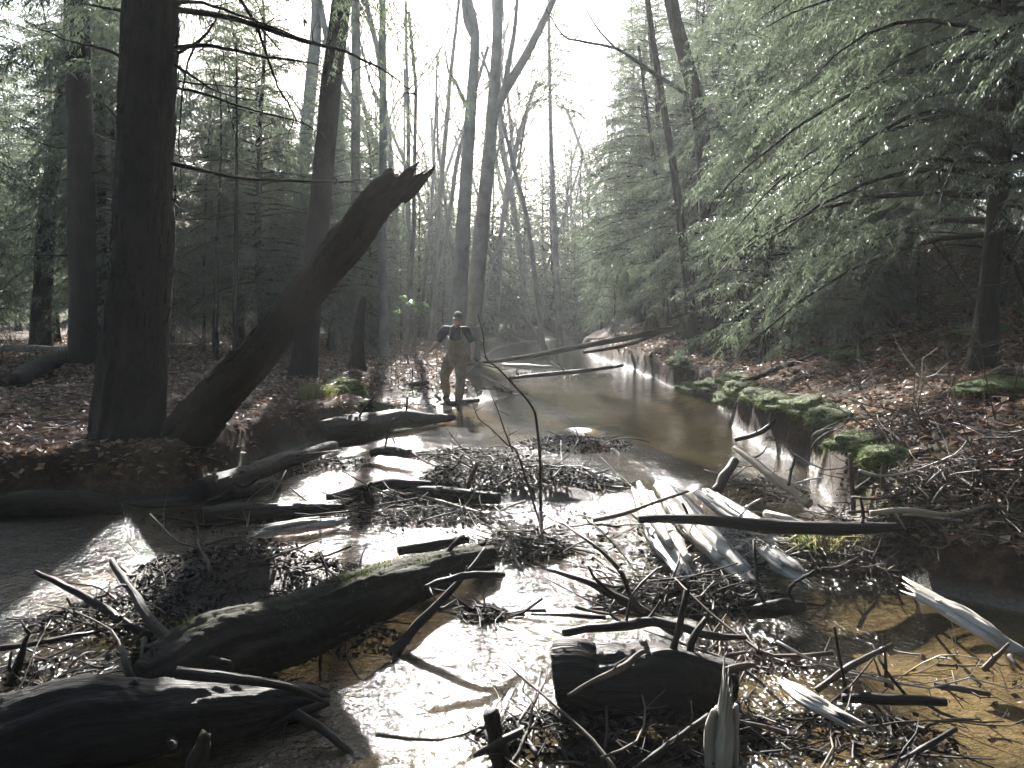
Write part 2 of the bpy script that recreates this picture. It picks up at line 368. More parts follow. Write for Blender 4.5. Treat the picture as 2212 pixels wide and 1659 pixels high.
def ground_mat():
    m, nt, N, L, bs = mat('forest_floor')
    geo = nd(nt, "ShaderNodeNewGeometry"); P = geo.outputs["Position"]
    sep = nd(nt, "ShaderNodeSeparateXYZ"); L.new(P, sep.inputs[0])
    n1 = noise_t(nt, P, 14, 6, .7); n2 = noise_t(nt, P, 1.3, 4); n3 = noise_t(nt, P, 45, 3, .7)
    lit = ramp(nt, n1, [(.25, (.012, .008, .006)), (.42, (.04, .024, .015)), (.55, (.085, .05, .03)), (.7, (.15, .095, .06)), (.85, (.06, .035, .02))])
    soil = ramp(nt, n3, [(.3, (.014, .010, .007)), (.7, (.04, .028, .02))])
    col = mixc(nt, ramp(nt, n2, [(.42, (0, 0, 0)), (.58, (.8, .8, .8))]), lit, soil)
    moss = ramp(nt, n1, [(.3, (.02, .035, .008)), (.7, (.06, .085, .02))])
    col = mixc(nt, ramp(nt, noise_t(nt, P, .8, 5), [(.56, (0, 0, 0)), (.68, (.8, .8, .8))]), col, moss)
    wet = ramp(nt, n1, [(.3, (.16, .128, .085)), (.7, (.26, .212, .145))])
    n4 = noise_t(nt, P, 2.6, 4)
    wet = mixc(nt, ramp(nt, n4, [(.47, (0, 0, 0)), (.62, (.75, .75, .75))]), wet, (.06, .05, .033))
    deep = ramp(nt, n1, [(.3, (.04, .035, .025)), (.7, (.09, .076, .052))])
    sand = ramp(nt, n3, [(.25, (.10, .085, .065)), (.5, (.22, .185, .145)), (.8, (.32, .28, .225))])
    mud = ramp(nt, n3, [(.3, (.018, .014, .010)), (.7, (.05, .039, .028))])
    sa = nd(nt, "ShaderNodeAttribute", attribute_name="ax"); sand = mixc(nt, sa.outputs["Fac"], mud, sand); wet = mixc(nt, sa.outputs["Fac"], deep, wet)
    z = nd(nt, "ShaderNodeMath", operation='MULTIPLY_ADD'); L.new(n1, z.inputs[0]); z.inputs[1].default_value = .05; L.new(sep.outputs["Z"], z.inputs[2])
    mr = nd(nt, "ShaderNodeMapRange"); L.new(z.outputs[0], mr.inputs[0]); mr.inputs[1].default_value = -.1; mr.inputs[2].default_value = .3
    k = mr.outputs[0]
    below = mixc(nt, ramp(nt, k, [(.25, (0, 0, 0)), (.34, (1, 1, 1))]), wet, sand)
    col = mixc(nt, ramp(nt, k, [(.42, (0, 0, 0)), (.58, (1, 1, 1))]), below, col)
    L.new(col, bs.inputs["Base Color"])
    L.new(ramp(nt, k, [(.26, (.95,) * 3), (.32, (.42,) * 3), (.5, (.6,) * 3), (.8, (.9,) * 3)]), bs.inputs["Roughness"])
    L.new(ramp(nt, k, [(.26, (0,) * 3), (.31, (.4,) * 3), (.4, (.12,) * 3)]), bs.inputs["Specular IOR Level"])
    bump(nt, n1, bs, .8, .05)
    return m
ground = B.build('ground', ground_mat()); tag(ground, kind='structure')

# creek water: one sheet at level 0, under the banks where they rise
wx = axis(-9, 6, .12, -41, 41, 1.2); wy = axis(1, 20, .12, -9, 76, 1.2)
WX, WY = np.meshgrid(wx, wy)
WZ = (.006 * wav(WX, WY, 3.1, 9) + .004 * wav(WX, WY, 8.5, 2)) * np.interp(WY, [6, 12], [1, .12])
B = MB(); nx, ny = len(wx), len(wy); ii = (np.arange(ny - 1)[:, None] * nx + np.arange(nx - 1)[None]).ravel()
B.add(np.stack([WX.ravel(), WY.ravel(), WZ.ravel()], 1), np.stack([ii, ii + 1, ii + 1 + nx, ii + nx], 1))
def water_mat():
    m, nt, N, L, bs = mat('creek_water')
    N.remove(bs)
    geo = nd(nt, "ShaderNodeNewGeometry"); P = geo.outputs["Position"]
    def mp(sx, sy):
        a = nd(nt, "ShaderNodeMapping"); a.inputs["Scale"].default_value = (sx, sy, 1); a.inputs["Rotation"].default_value = (0, 0, .15); L.new(P, a.inputs[0]); return a.outputs[0]
    a = noise_t(nt, mp(1, .55), 5, 3, .55); b = noise_t(nt, mp(1.3, .8), 22, 3, .6); c = noise_t(nt, mp(1, .6), .55, 3)
    s1 = nd(nt, "ShaderNodeMath", operation='MULTIPLY_ADD'); L.new(b, s1.inputs[0]); s1.inputs[1].default_value = .6; L.new(a, s1.inputs[2])
    s2 = nd(nt, "ShaderNodeMath", operation='MULTIPLY'); L.new(s1.outputs[0], s2.inputs[0]); L.new(ramp(nt, c, [(.38, (.25,) * 3), (.62, (1,) * 3)]), s2.inputs[1])
    sp = nd(nt, "ShaderNodeSeparateXYZ"); L.new(P, sp.inputs[0]); rc = nd(nt, "ShaderNodeMapRange"); L.new(sp.outputs["Y"], rc.inputs[0])
    rc.inputs[1].default_value = 6.5; rc.inputs[2].default_value = 12; rc.inputs[3].default_value = 1.0; rc.inputs[4].default_value = .16    # riffle below, still pool above
    s3 = nd(nt, "ShaderNodeMath", operation='MULTIPLY'); L.new(s2.outputs[0], s3.inputs[0]); L.new(rc.outputs[0], s3.inputs[1])
    bp = nd(nt, "ShaderNodeBump", Strength=.9, Distance=.07); L.new(s3.outputs[0], bp.inputs["Height"])
    fr = nd(nt, "ShaderNodeFresnel", IOR=1.333); L.new(bp.outputs[0], fr.inputs[1])
    ior = nd(nt, "ShaderNodeMapRange"); L.new(geo.outputs["Backfacing"], ior.inputs[0]); ior.inputs[3].default_value = 1.333; ior.inputs[4].default_value = 1 / 1.333; L.new(ior.outputs[0], fr.inputs[0])
    gl = nd(nt, "ShaderNodeBsdfGlossy", Roughness=.08); L.new(bp.outputs[0], gl.inputs["Normal"])
    tr = nd(nt, "ShaderNodeBsdfTransparent"); tr.inputs[0].default_value = (.80, .755, .64, 1)
    mx = nd(nt, "ShaderNodeMixShader"); L.new(fr.outputs[0], mx.inputs[0]); L.new(tr.outputs[0], mx.inputs[1]); L.new(gl.outputs[0], mx.inputs[2])
    L.new(mx.outputs[0], N["Material Output"].inputs[0]); return m
water = B.build('water', water_mat()); tag(water, kind='structure')

# ------------------------------------------------------------------ hemlocks
def hemlock_data(seed, H, base_h, Rmax, nlimb, sec_step, tw_step, tw_len, tw_w, bare=.22, sag=.45):
    """returns (twig vertices, quads, limb polylines) of a hemlock crown about the z axis"""
    g = np.random.default_rng(seed); VV = []; limbs = []
    for i in range(nlimb):
        t = (i + g.random()) / nlimb
        z = base_h + (H - base_h) * t ** .92
        L = (Rmax * (1 - t) ** .8 * (.55 + .55 * g.random()) + .25)
        az = i * 2.39996 + g.normal(0, .35)
        a = .10 + .45 * t + g.normal(0, .10); b = sag * (.7 + .5 * g.random()) * (1 - .35 * t)
        bend = g.normal(0, .25)
        def pos(s):
            s = np.asarray(s); r = L * s
            th = az + bend * s * s
            return np.stack([np.cos(th) * r, np.sin(th) * r, z + L * (a * s - b * s ** 2.2)], -1)
        limbs.append((pos(np.linspace(0, 1, 7)), .008 + .010 * L))
        ns = max(4, int(L * (1 - bare * .5) / sec_step))
        s = np.sort(bare * .6 + (1 - bare * .6) * g.random(ns)); s[-1] = 1
        p0 = pos(s); tan = pos(np.minimum(s + .02, 1.03)) - pos(s - .02); tan /= np.linalg.norm(tan, axis=1)[:, None]
        side = np.where(np.arange(ns) % 2 == 0, 1., -1.) * (.95 + g.normal(0, .18, ns)); side[-1] = 0
        hor = np.stack([-tan[:, 1], tan[:, 0], np.zeros(ns)], 1); hor /= np.linalg.norm(hor, axis=1)[:, None]
        d = tan * np.cos(side)[:, None] + hor * np.sin(side)[:, None]
        d[:, 2] += g.normal(-.12, .22, ns); d /= np.linalg.norm(d, axis=1)[:, None]
        ls = (.10 + .36 * L * (1 - s) ** .7 * np.clip(s / .3, .4, 1) + .12 * g.random(ns)) * np.where(g.random(ns) < .12, .3, 1)
        ls = np.minimum(ls, 1.0)
        K = max(3, int(ls.max() / tw_step))
        q = (np.arange(K) + g.random((ns, K))) * tw_step
        ok = q < ls[:, None]; ok[:, 0] = True
        # twig bases along each side branch, sagging toward its end
        base = p0[:, None] + d[:, None] * q[..., None]
        base[..., 2] -= .35 * q ** 2 + .04 * g.random((ns, K))
        sg = np.where((np.arange(K)[None] + np.arange(ns)[:, None]) % 2 == 0, 1., -1.) * (.9 + g.normal(0, .25, (ns, K)))
        dx, dy = d[:, 0:1], d[:, 1:2]
        tx = dx * np.cos(sg) - dy * np.sin(sg); ty = dx * np.sin(sg) + dy * np.cos(sg)
        td = np.stack([tx, ty, d[:, 2:3] - .5 * q - .15 + g.normal(0, .25, (ns, K))], -1); td /= np.linalg.norm(td, axis=-1)[..., None]
        ln = tw_len * (.55 + .75 * g.random((ns, K)))
        up = np.stack([g.normal(0, .45, (ns, K)), g.normal(0, .45, (ns, K)), np.ones((ns, K))], -1)
        sd = np.cross(td, up); sd /= np.linalg.norm(sd, axis=-1)[..., None] + 1e-9
        w = (tw_w * (.7 + .6 * g.random((ns, K))))[..., None] * .5
        tip = base + td * ln[..., None]; tip[..., 2] -= .18 * ln
        mid = base + td * (ln * .42)[..., None]
        quad = np.stack([base, mid + sd * w, tip, mid - sd * w], 2)
        VV.append(quad[ok].reshape(-1, 3))
    V = np.concatenate(VV); n = len(V) // 4
    return V, np.arange(n * 4).reshape(n, 4), limbs

def hemlock_meshes(key, seed, H, base_h, Rmax, r0, nlimb, ss, ts, tl, tw, sides=10, **kw):
    V, Q, limbs = hemlock_data(seed, H, base_h, Rmax, nlimb, ss, ts, tl, tw, **kw)
    B = MB(); B.add(V, Q); crown = B.mesh('hemlock_crown_' + key, M['needle'], smooth=False)
    B = MB(); zz = np.linspace(-.35, H, 22)
    lx = smooth_noise1(22, 4, .06); ly = smooth_noise1(22, 4, .06)
    tube(B, np.stack([lx * np.clip(zz, 0, 3), ly * np.clip(zz, 0, 3), zz], 1), np.interp(zz, [-.35, 0, .5, H], [r0 * 1.9, r0 * 1.5, r0, .012]), sides, rough=.14, lobes=(4, .35, .5, seed))
    for P, r in limbs:
        tube(B, P, [r, r * .55, .003], 4, cap=False)
    # dead lower stubs
    g = np.random.default_rng(seed + 5)
    for k in range(int(max(0, base_h - .8) * 5)):
        z = .8 + g.random() * (base_h - .4); az = g.random() * 6.28; L = .3 + g.random() * 1.3
        p = np.array([[0, 0, z], [math.cos(az) * L * .5, math.sin(az) * L * .5, z + .05 * L], [math.cos(az + .2) * L, math.sin(az + .2) * L, z - .12 * L + g.normal(0, .08)]])
        tube(B, spline(p, 4), [.012, .003], 4, cap=False)
    trunk = B.mesh('hemlock_trunk_' + key, M['bark'])
    return trunk, crown
HEM = {
    'near_a': hemlock_meshes('near_a', 1, 11, 1.3, 3.1, .10, 160, .038, .0145, .056, .0115, 14, sag=.55),
    'near_b': hemlock_meshes('near_b', 2, 13, 1.9, 3.4, .12, 160, .040, .0145, .056, .0115, 14, sag=.6),
    'mid_a': hemlock_meshes('mid_a', 3, 15, 2.0, 3.6, .16, 160, .075, .036, .13, .03),
    'mid_b': hemlock_meshes('mid_b', 4, 17, 2.6, 3.3, .17, 160, .075, .036, .13, .03),
    'mid_c': hemlock_meshes('mid_c', 5, 9, .9, 2.4, .08, 120, .065, .033, .12, .027),
    'tall': hemlock_meshes('tall', 6, 19, 5.5, 3.4, .20, 130, .085, .045, .15, .034),
    'far_a': hemlock_meshes('far_a', 7, 15, 1.3, 3.4, .17, 110, .14, .08, .27, .075, 6),
    'far_b': hemlock_meshes('far_b', 8, 11, .8, 3.0, .12, 90, .13, .08, .25, .07, 6),
}
def hemlock(kind, x, y, label, group=None, s=1.0, rz=None, lean=(0, 0), dz=0.0):
    t = empty('hemlock_tree', (x, y, gz(x, y)), RND.random() * 6.28 if rz is None else rz)
    t.scale = (s, s, s * RND.uniform(.92, 1.08)); t.rotation_euler[0] = lean[0]; t.rotation_euler[1] = lean[1]
    tr, cr = HEM[kind]
    link('trunk', tr, t); link('crown', cr, t).location.z = dz
    return tag(t, label, 'tree', group)

# hemlocks on the leafy slope
hemlock('near_a', 4.75, 8.6, 'young hemlock rooted low on the leafy slope beside the mossy fallen limb', rz=.7, s=.95, dz=.35)
hemlock('near_b', 6.9, 11.0, 'dense hemlock with glinting drooping sprays on the upper leafy slope', rz=2.2, dz=1.0)
hemlock('near_b', 6.0, 14.6, 'thin dark hemlock on the leafy slope with bare trunk showing near its top', rz=4.0, s=.95, dz=.7)
hemlock('near_a', 7.8, 8.0, 'hemlock standing highest up the leafy slope, crown in deep shade', rz=3.1, s=1.1, dz=1.5)
hemlock('mid_c', 4.6, 15.6, 'small bushy hemlock whose low sunlit boughs hang over the leafy bank', rz=1.1, s=.8)
hemlock('near_a', 5.0, 12.4, 'small hemlock with bright silvery low boughs just above the leafy bank', rz=2.0, s=.46)
hemlock('mid_b', 5.75, 21.5, 'stout hemlock with broad dark base behind the mossy undercut bank', rz=.3, s=.68, lean=(0, -.05))
hemlock('mid_a', 4.95, 24.0, 'leaning hemlock with curved foot at the end of the long creek log', rz=2.6, s=.68, lean=(0, -.02))
for x, y, k, s in ((7.6, 17.5, 'mid_a', 1), (9.4, 14.5, 'mid_b', .95), (8.6, 23, 'mid_b', 1.05), (10.8, 19, 'mid_a', 1), (6.6, 27.5, 'mid_a', .85), (9.8, 29, 'mid_b', 1),
                   (6.1, 32.5, 'mid_c', 1.1), (7.9, 36, 'mid_a', 1), (11.5, 25, 'mid_a', 1.1), (4.9, 30, 'mid_b', .92), (5.4, 35.5, 'mid_a', 1.0), (6.0, 43, 'mid_b', 1), (13, 16, 'mid_a', 1.1), (13.5, 31, 'mid_b', 1), (11, 38, 'mid_b', 1), (5.7, 39, 'mid_c', 1.1), (15, 22, 'mid_b', 1.1)):
    hemlock(k, x, y, {'mid_a': 'broad green hemlock', 'mid_b': 'tall narrow green hemlock', 'mid_c': 'low bushy green hemlock'}[k] + ' in the thick stand on the slope behind the mossy bank', {'mid_a': 'broad', 'mid_b': 'narrow', 'mid_c': 'bushy'}[k] + ' hemlocks crowding the slope', s)
# hemlocks on the flat forest floor
for x, y, k, s in ((-6.3, 21.5, 'mid_a', .7), (-10.2, 23.5, 'mid_b', .7), (-5.4, 25.5, 'mid_c', 1.0), (-8.2, 28, 'mid_a', .7), (-12, 25, 'mid_a', .75), (-10.5, 32, 'mid_b', .7), (-6.8, 34, 'mid_a', .65),
                   (-14.5, 20, 'mid_b', .8), (-15, 28, 'mid_a', .75), (-13.5, 21.5, 'tall', .8), (-4.9, 30, 'mid_c', .85), (-17.5, 34, 'mid_b', .8), (-12.5, 37, 'mid_b', .75), (-8, 39, 'mid_a', .7), (-16.5, 25, 'mid_c', 1.1), (-19, 31, 'mid_c', 1.2), (-22, 38, 'mid_a', .8), (-7.6, 24, 'mid_c', 1.15), (-9.2, 26.5, 'mid_c', 1.0), (-6.1, 28.5, 'mid_c', .9), (-11.6, 29, 'mid_c', 1.0), (-8.9, 33, 'mid_c', 1.1), (-5.6, 37, 'mid_c', 1.0), (-9.4, 20.6, 'mid_a', .62)):
    hemlock(k, x, y, {'mid_a': 'broad grey green hemlock', 'mid_b': 'narrow grey green hemlock', 'mid_c': 'short bushy hemlock', 'tall': 'high-crowned bare-stemmed hemlock'}[k] + ' in the shaded grove on the flat forest floor', {'mid_a': 'broad', 'mid_b': 'narrow', 'mid_c': 'bushy', 'tall': 'high-crowned'}[k] + ' hemlocks on the flat floor', s)
# distant hemlocks closing the view
g = np.random.default_rng(77)
for k in range(70):
    y = 44 + 60 * g.random() ** 1.2; x = g.uniform(-.72, .72) * y
    if abs(creek_dist(np.array([x]), np.array([y]))[0]) < 1.2 or creek_dist(np.array([x]), np.array([y]))[0] < 0: x += 7
    gap = -.15 < x / y < .08
    hemlock('far_b' if gap else ('far_a' if k % 2 else 'far_b'), x, y, 'distant hazy hemlock filling the end of the creek valley', 'distant hemlocks', (.55 + .35 * g.random()) if gap else .9 + .4 * g.random())
for x, y, s in ((-4.4, 41, .75), (-2.6, 43, .5), (-6.2, 44, .8), (-3.4, 50, .7), (-1.4, 52, .6), (4.6, 43.5, .6), (6.2, 46, .8), (5.4, 52, .7), (-5, 56, .9), (-.4, 60, .8), (6.6, 60, .9), (-2.8, 63, .9), (8.8, 53, .9), (1.4, 72, .9), (-8, 50, .9), (-4.6, 35.5, .45), (4.3, 36.5, .4), (-3, 38, .38)):
    hemlock('far_b', x, y, 'small pale hemlock of the undergrowth below the bright gap', 'undergrowth hemlocks', s)
for k in range(46):
    y = 47 + 34 * g.random(); x = y * g.uniform(-.17, .16)
    if creek_dist(np.array([x]), np.array([y]))[0] < .8: x -= 6
    hemlock('far_b', x, y, 'small pale hemlock of the undergrowth below the bright gap', 'undergrowth hemlocks', .62 + .4 * g.random())
for x, y, q in ((2.4, 71, 1), (4.6, 73, .9), (6.6, 75, 1.1), (3.4, 79, 1.1), (8.4, 79, 1.1), (5.6, 84, 1.2), (.6, 75, 1), (10.5, 74, 1.1)):
    hemlock('far_a', x, y, 'distant hazy hemlock filling the end of the creek valley', 'distant hemlocks', q)
# unseen hemlocks added round and behind the viewpoint to keep sky light off the trunks
for x, y, k, s in ((-7.5, 3.5, 'tall', 1), (7.2, 3.6, 'mid_b', 1), (-9, -2, 'mid_b', 1), (8.5, -2, 'mid_a', 1.1), (-4.5, -9.5, 'tall', 1), (5.5, -10, 'mid_b', 1.1), (0, -13, 'mid_a', 1.1), (-13, 8.6, 'mid_b', 1), (11, 7, 'mid_b', 1.1), (-9, -11, 'mid_a', 1.1), (-4, -5.5, 'mid_b', 1.1), (4.8, -5.5, 'mid_a', 1.15), (-13, -6, 'mid_a', 1.2), (12, -8, 'mid_b', 1.2), (-2, -18, 'mid_b', 1.3), (6, -17, 'mid_a', 1.3), (-12, 1.5, 'mid_b', 1.1), (13, 1, 'mid_b', 1.2)):
    hemlock(k, x, y, 'unseen hemlock added round the viewpoint to shade the near creek', 'unseen shading hemlocks', s)

# ------------------------------------------------------------------ trunks read from the photograph
def trunk_from_px(name, y, line, w, label, cat='tree', group=None, base=None, mt='bark', n=14, rough=.12, fine=.0, flare=.55, top=10.0, rings=40, crown=None, yend=None, r_top=None):
    """line: pixel points up the trunk, w: pixel widths at the first and last of them; base on the ground"""
    P = [at(u, v, y if yend is None else y + (yend - y) * i / (len(line) - 1)) for i, (u, v) in enumerate(line)]
    z0 = gz(P[0].x, P[0].y)
    if P[0].z > z0:                                            # carry it down to the ground
        dr = (P[0] - P[1]).normalized(); k = (P[0].z - z0) / max(.2, -dr.z); foot = P[0] + dr * k
        P = [foot] + P if k > .05 else P
    P[0].z = min(P[0].z, z0)
    base_p = P[0].copy()
    P = [P[0] + Vector((0, 0, -.3))] + P
    d = (P[-1] - P[-2]).normalized()
    while P[-1].z < top: P.append(P[-1] + d * 1.5 + Vector((RND.uniform(-.06, .06), RND.uniform(-.06, .06), 0))); d = (P[-1] - P[-2]).normalized()
    t = empty(name, base_p); S = spline(P, max(2, rings // len(P)))
    r0, r1 = w[0] * y / F / 2, w[1] * y / F / 2
    if r_top is None: r_top = r1 * .55
    zz = [p[2] for p in S]; vis = P[len(line)].z if len(P) > len(line) else S[-1][2]
    rad = np.interp(zz, [base_p.z, max(vis, base_p.z + 1), max(top, vis + 1.01)], [r0, r1, r_top])
    B = MB(); tube(B, S, rad, n, rough=rough, fine=fine, lobes=(5, flare, .45, RND.random() * 6))
    if n >= 40: bark_flakes(B, S, rad, 1500, .10, lift=.020)
    o = B.build('trunk', M[mt], t)
    tag(t, label, cat, group); t["_y"] = y
    if crown:
        tr, cr = HEM[crown[0]]
        c = link('crown', cr, t); c.location = (S[-1] - np.array(base_p)) * np.array([1, 1, 0]); c.location.z = crown[1]; c.scale = (crown[2],) * 3
    return t
def px_branch(t, y, line, r0, r1=.003, yend=None, mt='bark', name='branch', n=5, twigs=0):
    """a bare branch of a tree along pixel points"""
    m = len(line)
    P = [at(u, v, y + ((yend - y) * i / (m - 1) if yend is not None else 0)) for i, (u, v) in enumerate(line)]
    S = spline(P, 5); S += rng.normal(0, .006, S.shape) * np.linspace(0, 1, len(S))[:, None]
    B = MB(); tube(B, S, [r0, r1], n, cap=False)
    for k in range(twigs):
        i = rng.integers(2, len(S)); p = S[i]; L = .15 + .4 * rng.random()
        e = p + np.array([rng.normal(0, .6), rng.normal(0, .6), rng.normal(-.1, .5)]) * L
        tube(B, spline([p, (p + e) / 2 + rng.normal(0, .03, 3), e], 3), [r0 * .3 + .001, .001], 3, cap=False)
    return B.build(name, M[mt], t)

z1 = lambda l: [(a * .337, b * .337) for a, b in l]
# the big trunk on the bank corner
T1 = trunk_from_px('hemlock_tree', 8.5, [(283, 1000), (280, 900), (290, 800), (298, 680), (307, 550), (314, 380), (328, 0)], (138, 104), 'thick dark hemlock trunk on the bank corner beside the leaning snag', n=64, rough=.07, fine=.11, rings=190, flare=.75, top=13, r_top=.12, crown=('near_b', 3.6, 1.0), mt='bark_moss')
for ln, r, tw in (([(1090, 1045), (1500, 1135), (1850, 1160), (2212, 1162), (2350, 1150)], .020, 4), ([(1090, 310), (1300, 290), (1430, 310), (1700, 365), (2000, 410), (2200, 480)], .022, 6),
              ([(1090, 555), (1300, 600), (1560, 690), (1900, 775), (2080, 860)], .014, 5), ([(1090, 510), (1300, 540), (1550, 555)], .012, 2), ([(1095, 400), (1250, 500), (1400, 590), (1660, 650)], .013, 4),
              ([(1090, 55), (1500, 120), (1900, 250), (2212, 330), (2500, 480), (2700, 640)], .026, 8), ([(1090, 20), (1300, 20), (1700, 160), (2212, 340)], .02, 5), ([(1095, 370), (1290, 250), (1390, 110), (1430, -20)], .016, 2),
              ([(1280, 265), (1225, 350), (1180, 520), (1150, 900), (1165, 1230)], .012, 3), ([(1500, -60), (1640, 160), (1720, 390), (1800, 590), (1880, 740), (1840, 900)], .015, 4),
              ([(1080, 1280), (1160, 1340), (1250, 1400)], .009, 2), ([(1085, 970), (1190, 1020), (1300, 1080)], .009, 1), ([(1080, 1410), (1250, 1405), (1400, 1405)], .006, 1),
              ([(830, 80), (660, 45), (500, 20)], .018, 3), ([(815, 380), (680, 320), (560, 290), (380, 240), (180, 150)], .016, 5), ([(800, 820), (700, 700), (620, 640), (590, 590)], .011, 1),
              ([(800, 930), (700, 900), (590, 850)], .011, 1), ([(810, 660), (760, 685)], .012, 0), ([(790, 1200), (680, 1180), (590, 1170)], .007, 1), ([(1430, 330), (1440, 420), (1455, 530)], .006, 0), ([(790, 1060), (700, 1070), (620, 1110)], .006, 1)):
    px_branch(T1, 8.5, z1(ln), r * 1.25, yend=8.5 + RND.uniform(-1.2, 1.4), twigs=tw)
T2 = trunk_from_px('hemlock_tree', 17.5, [(182, 790), (178, 600), (176, 400), (168, 130), (165, 0)], (58, 48), 'tall straight hemlock trunk with dead spokes behind the thick corner trunk', n=20, rough=.08, rings=60, top=18, crown=('tall', 0, 1))
for ln, r, tw in (([(570, 1120), (700, 1070), (760, 970)], .02, 1), ([(570, 1155), (660, 1170), (760, 1200)], .018, 1), ([(450, 510), (200, 450), (0, 350)], .024, 4), ([(450, 950), (330, 940), (150, 870), (-20, 800)], .022, 3),
              ([(450, 610), (330, 590), (250, 590), (180, 640)], .016, 3), ([(420, 265), (370, 260), (350, 330), (355, 500)], .015, 2), ([(560, 970), (680, 965), (780, 975)], .014, 1), ([(460, 1150), (385, 1160), (388, 1270)], .013, 1),
              ([(560, 280), (660, 300), (800, 380)], .018, 2), ([(440, 1640), (200, 1635), (-10, 1630)], .012, 2), ([(430, 400), (250, 330), (150, 240)], .013, 3), ([(570, 850), (700, 900), (790, 940)], .014, 1)):
    px_branch(T2, 17.5, z1(ln), r, yend=17.5 + RND.uniform(-1.5, 1.5), twigs=tw)
trunk_from_px('hemlock_tree', 21, [(218, 745), (216, 500), (214, 200), (212, 60)], (27, 22), 'slim dark trunk close beside the tall spoked hemlock trunk', n=10, top=15, crown=('mid_a', 2, .7))
trunk_from_px('hemlock_tree', 24, [(88, 735), (96, 560), (104, 430), (112, 380)], (44, 34), 'hazy trunk tilted beyond the pale fallen log on the flat floor', n=10, top=15, crown=('mid_b', 1, .9))
for (u, vb, vt, w, d) in ((508, 742, 385, 13, 19), (466, 742, 540, 13, 20.5), (440, 735, 480, 8, 23), (560, 735, 420, 8, 24)):
    t = trunk_from_px('hemlock_sapling', d, [(u, vb), (u + 1, (vb + vt) / 2), (u + 3, vt)], (w, w * .75), 'thin straight sapling stem between the thick corner trunk and the leaning snag', 'sapling', 'saplings behind the snag', n=7, top=7.5, rings=14, flare=.2, r_top=.01)
    for k in range(14):
        v = RND.uniform(vt - 60, vb - 60); L = RND.uniform(20, 90) * RND.choice((-1, 1))
        px_branch(t, d, [(u + 2, v), (u + L * .6, v + RND.uniform(-4, 8)), (u + L, v + RND.uniform(-5, 22))], .006, .002, d + RND.uniform(-.6, .6), n=3)
T5 = trunk_from_px('hemlock_tree', 16, [(652, 815), (668, 680), (690, 460), (702, 330), (716, 180), (738, 0)], (52, 40), 'leaning dark hemlock trunk rooted on the flat bank behind the snag', n=20, rough=.08, rings=60, top=16, crown=('mid_b', 10, .5), mt='bark_moss')
trunk_from_px('bare_tree', 26, [(768, 720), (768, 400), (769, 130), (768, 0)], (22, 20), 'straight grey trunk rising just behind the snag top', mt='grey', n=10, top=16)
trunk_from_px('bare_tree', 23, [(829, 722), (826, 500), (827, 300), (826, 0)], (20, 16), 'slim straight grey trunk standing clear of the snag tip', mt='grey', n=10, top=15)
trunk_from_px('bare_tree', 29, [(728, 712), (729, 480), (734, 250), (690, 0)], (20, 16), 'grey trunk bending away behind the leaning dark hemlock trunk', mt='grey', n=10, top=16)
trunk_from_px('bare_tree', 31, [(640, 712), (645, 480), (680, 90), (684, 0)], (30, 26), 'broad hazy trunk seen behind the upper snag', mt='grey', n=10, top=16)
st = trunk_from_px('tree_stump', 18.2, [(772, 788), (775, 700), (786, 640)], (34, 20), 'dark rotten stump on the flat bank near the walking person', 'stump', n=18, rough=.3, fine=.1, top=.2, mt='rot', rings=24, r_top=.03)
# the twin grey trees beyond the person
TA = trunk_from_px('bare_tree', 28, [(985, 735), (993, 640), (1003, 450), (1016, 250), (1026, 80), (1012, 0)], (38, 19), 'straight stem of the twin grey trees, forking high up', mt='grey', n=16, rings=60, top=16, rough=.06)
px_branch(TA, 28, [(1024, 75), (1008, 40), (1000, -40)], .16, .08, mt='grey', n=8); px_branch(TA, 28, [(1005, 225), (985, 180), (968, 150), (960, 100)], .07, .02, mt='grey', n=5, twigs=6)
TB = trunk_from_px('bare_tree', 28.6, [(1018, 740), (1030, 600), (1050, 400), (1064, 240), (1072, 120), (1078, 0)], (40, 22), 'leaning stem of the twin grey trees with a long raised fork', mt='grey', n=16, rings=60, top=16, rough=.06)
px_branch(TB, 28.6, [(1060, 260), (1085, 205), (1130, 130), (1172, 50), (1200, -10)], .19, .10, mt='grey', n=8); px_branch(TB, 28.6, [(1088, 200), (1100, 130), (1112, 60), (1118, -20)], .10, .05, mt='grey', n=6, twigs=5)
px_branch(TB, 28.6, [(1050, 400), (1075, 330), (1100, 270)], .04, .01, mt='grey', n=5, twigs=4)
T = trunk_from_px('bare_tree', 33, [(1162, 660), (1140, 480), (1112, 370), (1090, 280)], (12, 9), 'crooked grey sapling curving toward the twin grey trees', mt='grey', n=8, top=11)
T = trunk_from_px('pine_tree', 46, [(1205, 660), (1198, 480), (1190, 300), (1186, 60)], (14, 9), 'pale bare-stemmed pine standing alone in the bright gap', mt='grey', n=8, top=19, crown=('far_b', 12.0, .75))
T = trunk_from_px('bare_tree', 34, [(1150, 712), (1105, 640), (1062, 560)], (13, 8), 'thin dead trunk tilted across behind the creek bend', mt='grey', n=6, top=4, rings=12)
for u, vb, u2, vt, w, d in ((890, 690, 882, 330, 17, 36), (936, 690, 966, 250, 17, 34), (915, 690, 930, 470, 11, 40), (877, 690, 872, 420, 9, 42)):
    trunk_from_px('bare_tree', d, [(u, vb), ((u + u2) / 2 - 4, (vb + vt) / 2), (u2, vt)], (w, w * .7), 'slender dark trunk standing in the greenery between the snag tip and twin trees', 'tree', 'slender trunks by the twin trees', mt='grey', n=7, top=13, rings=18)
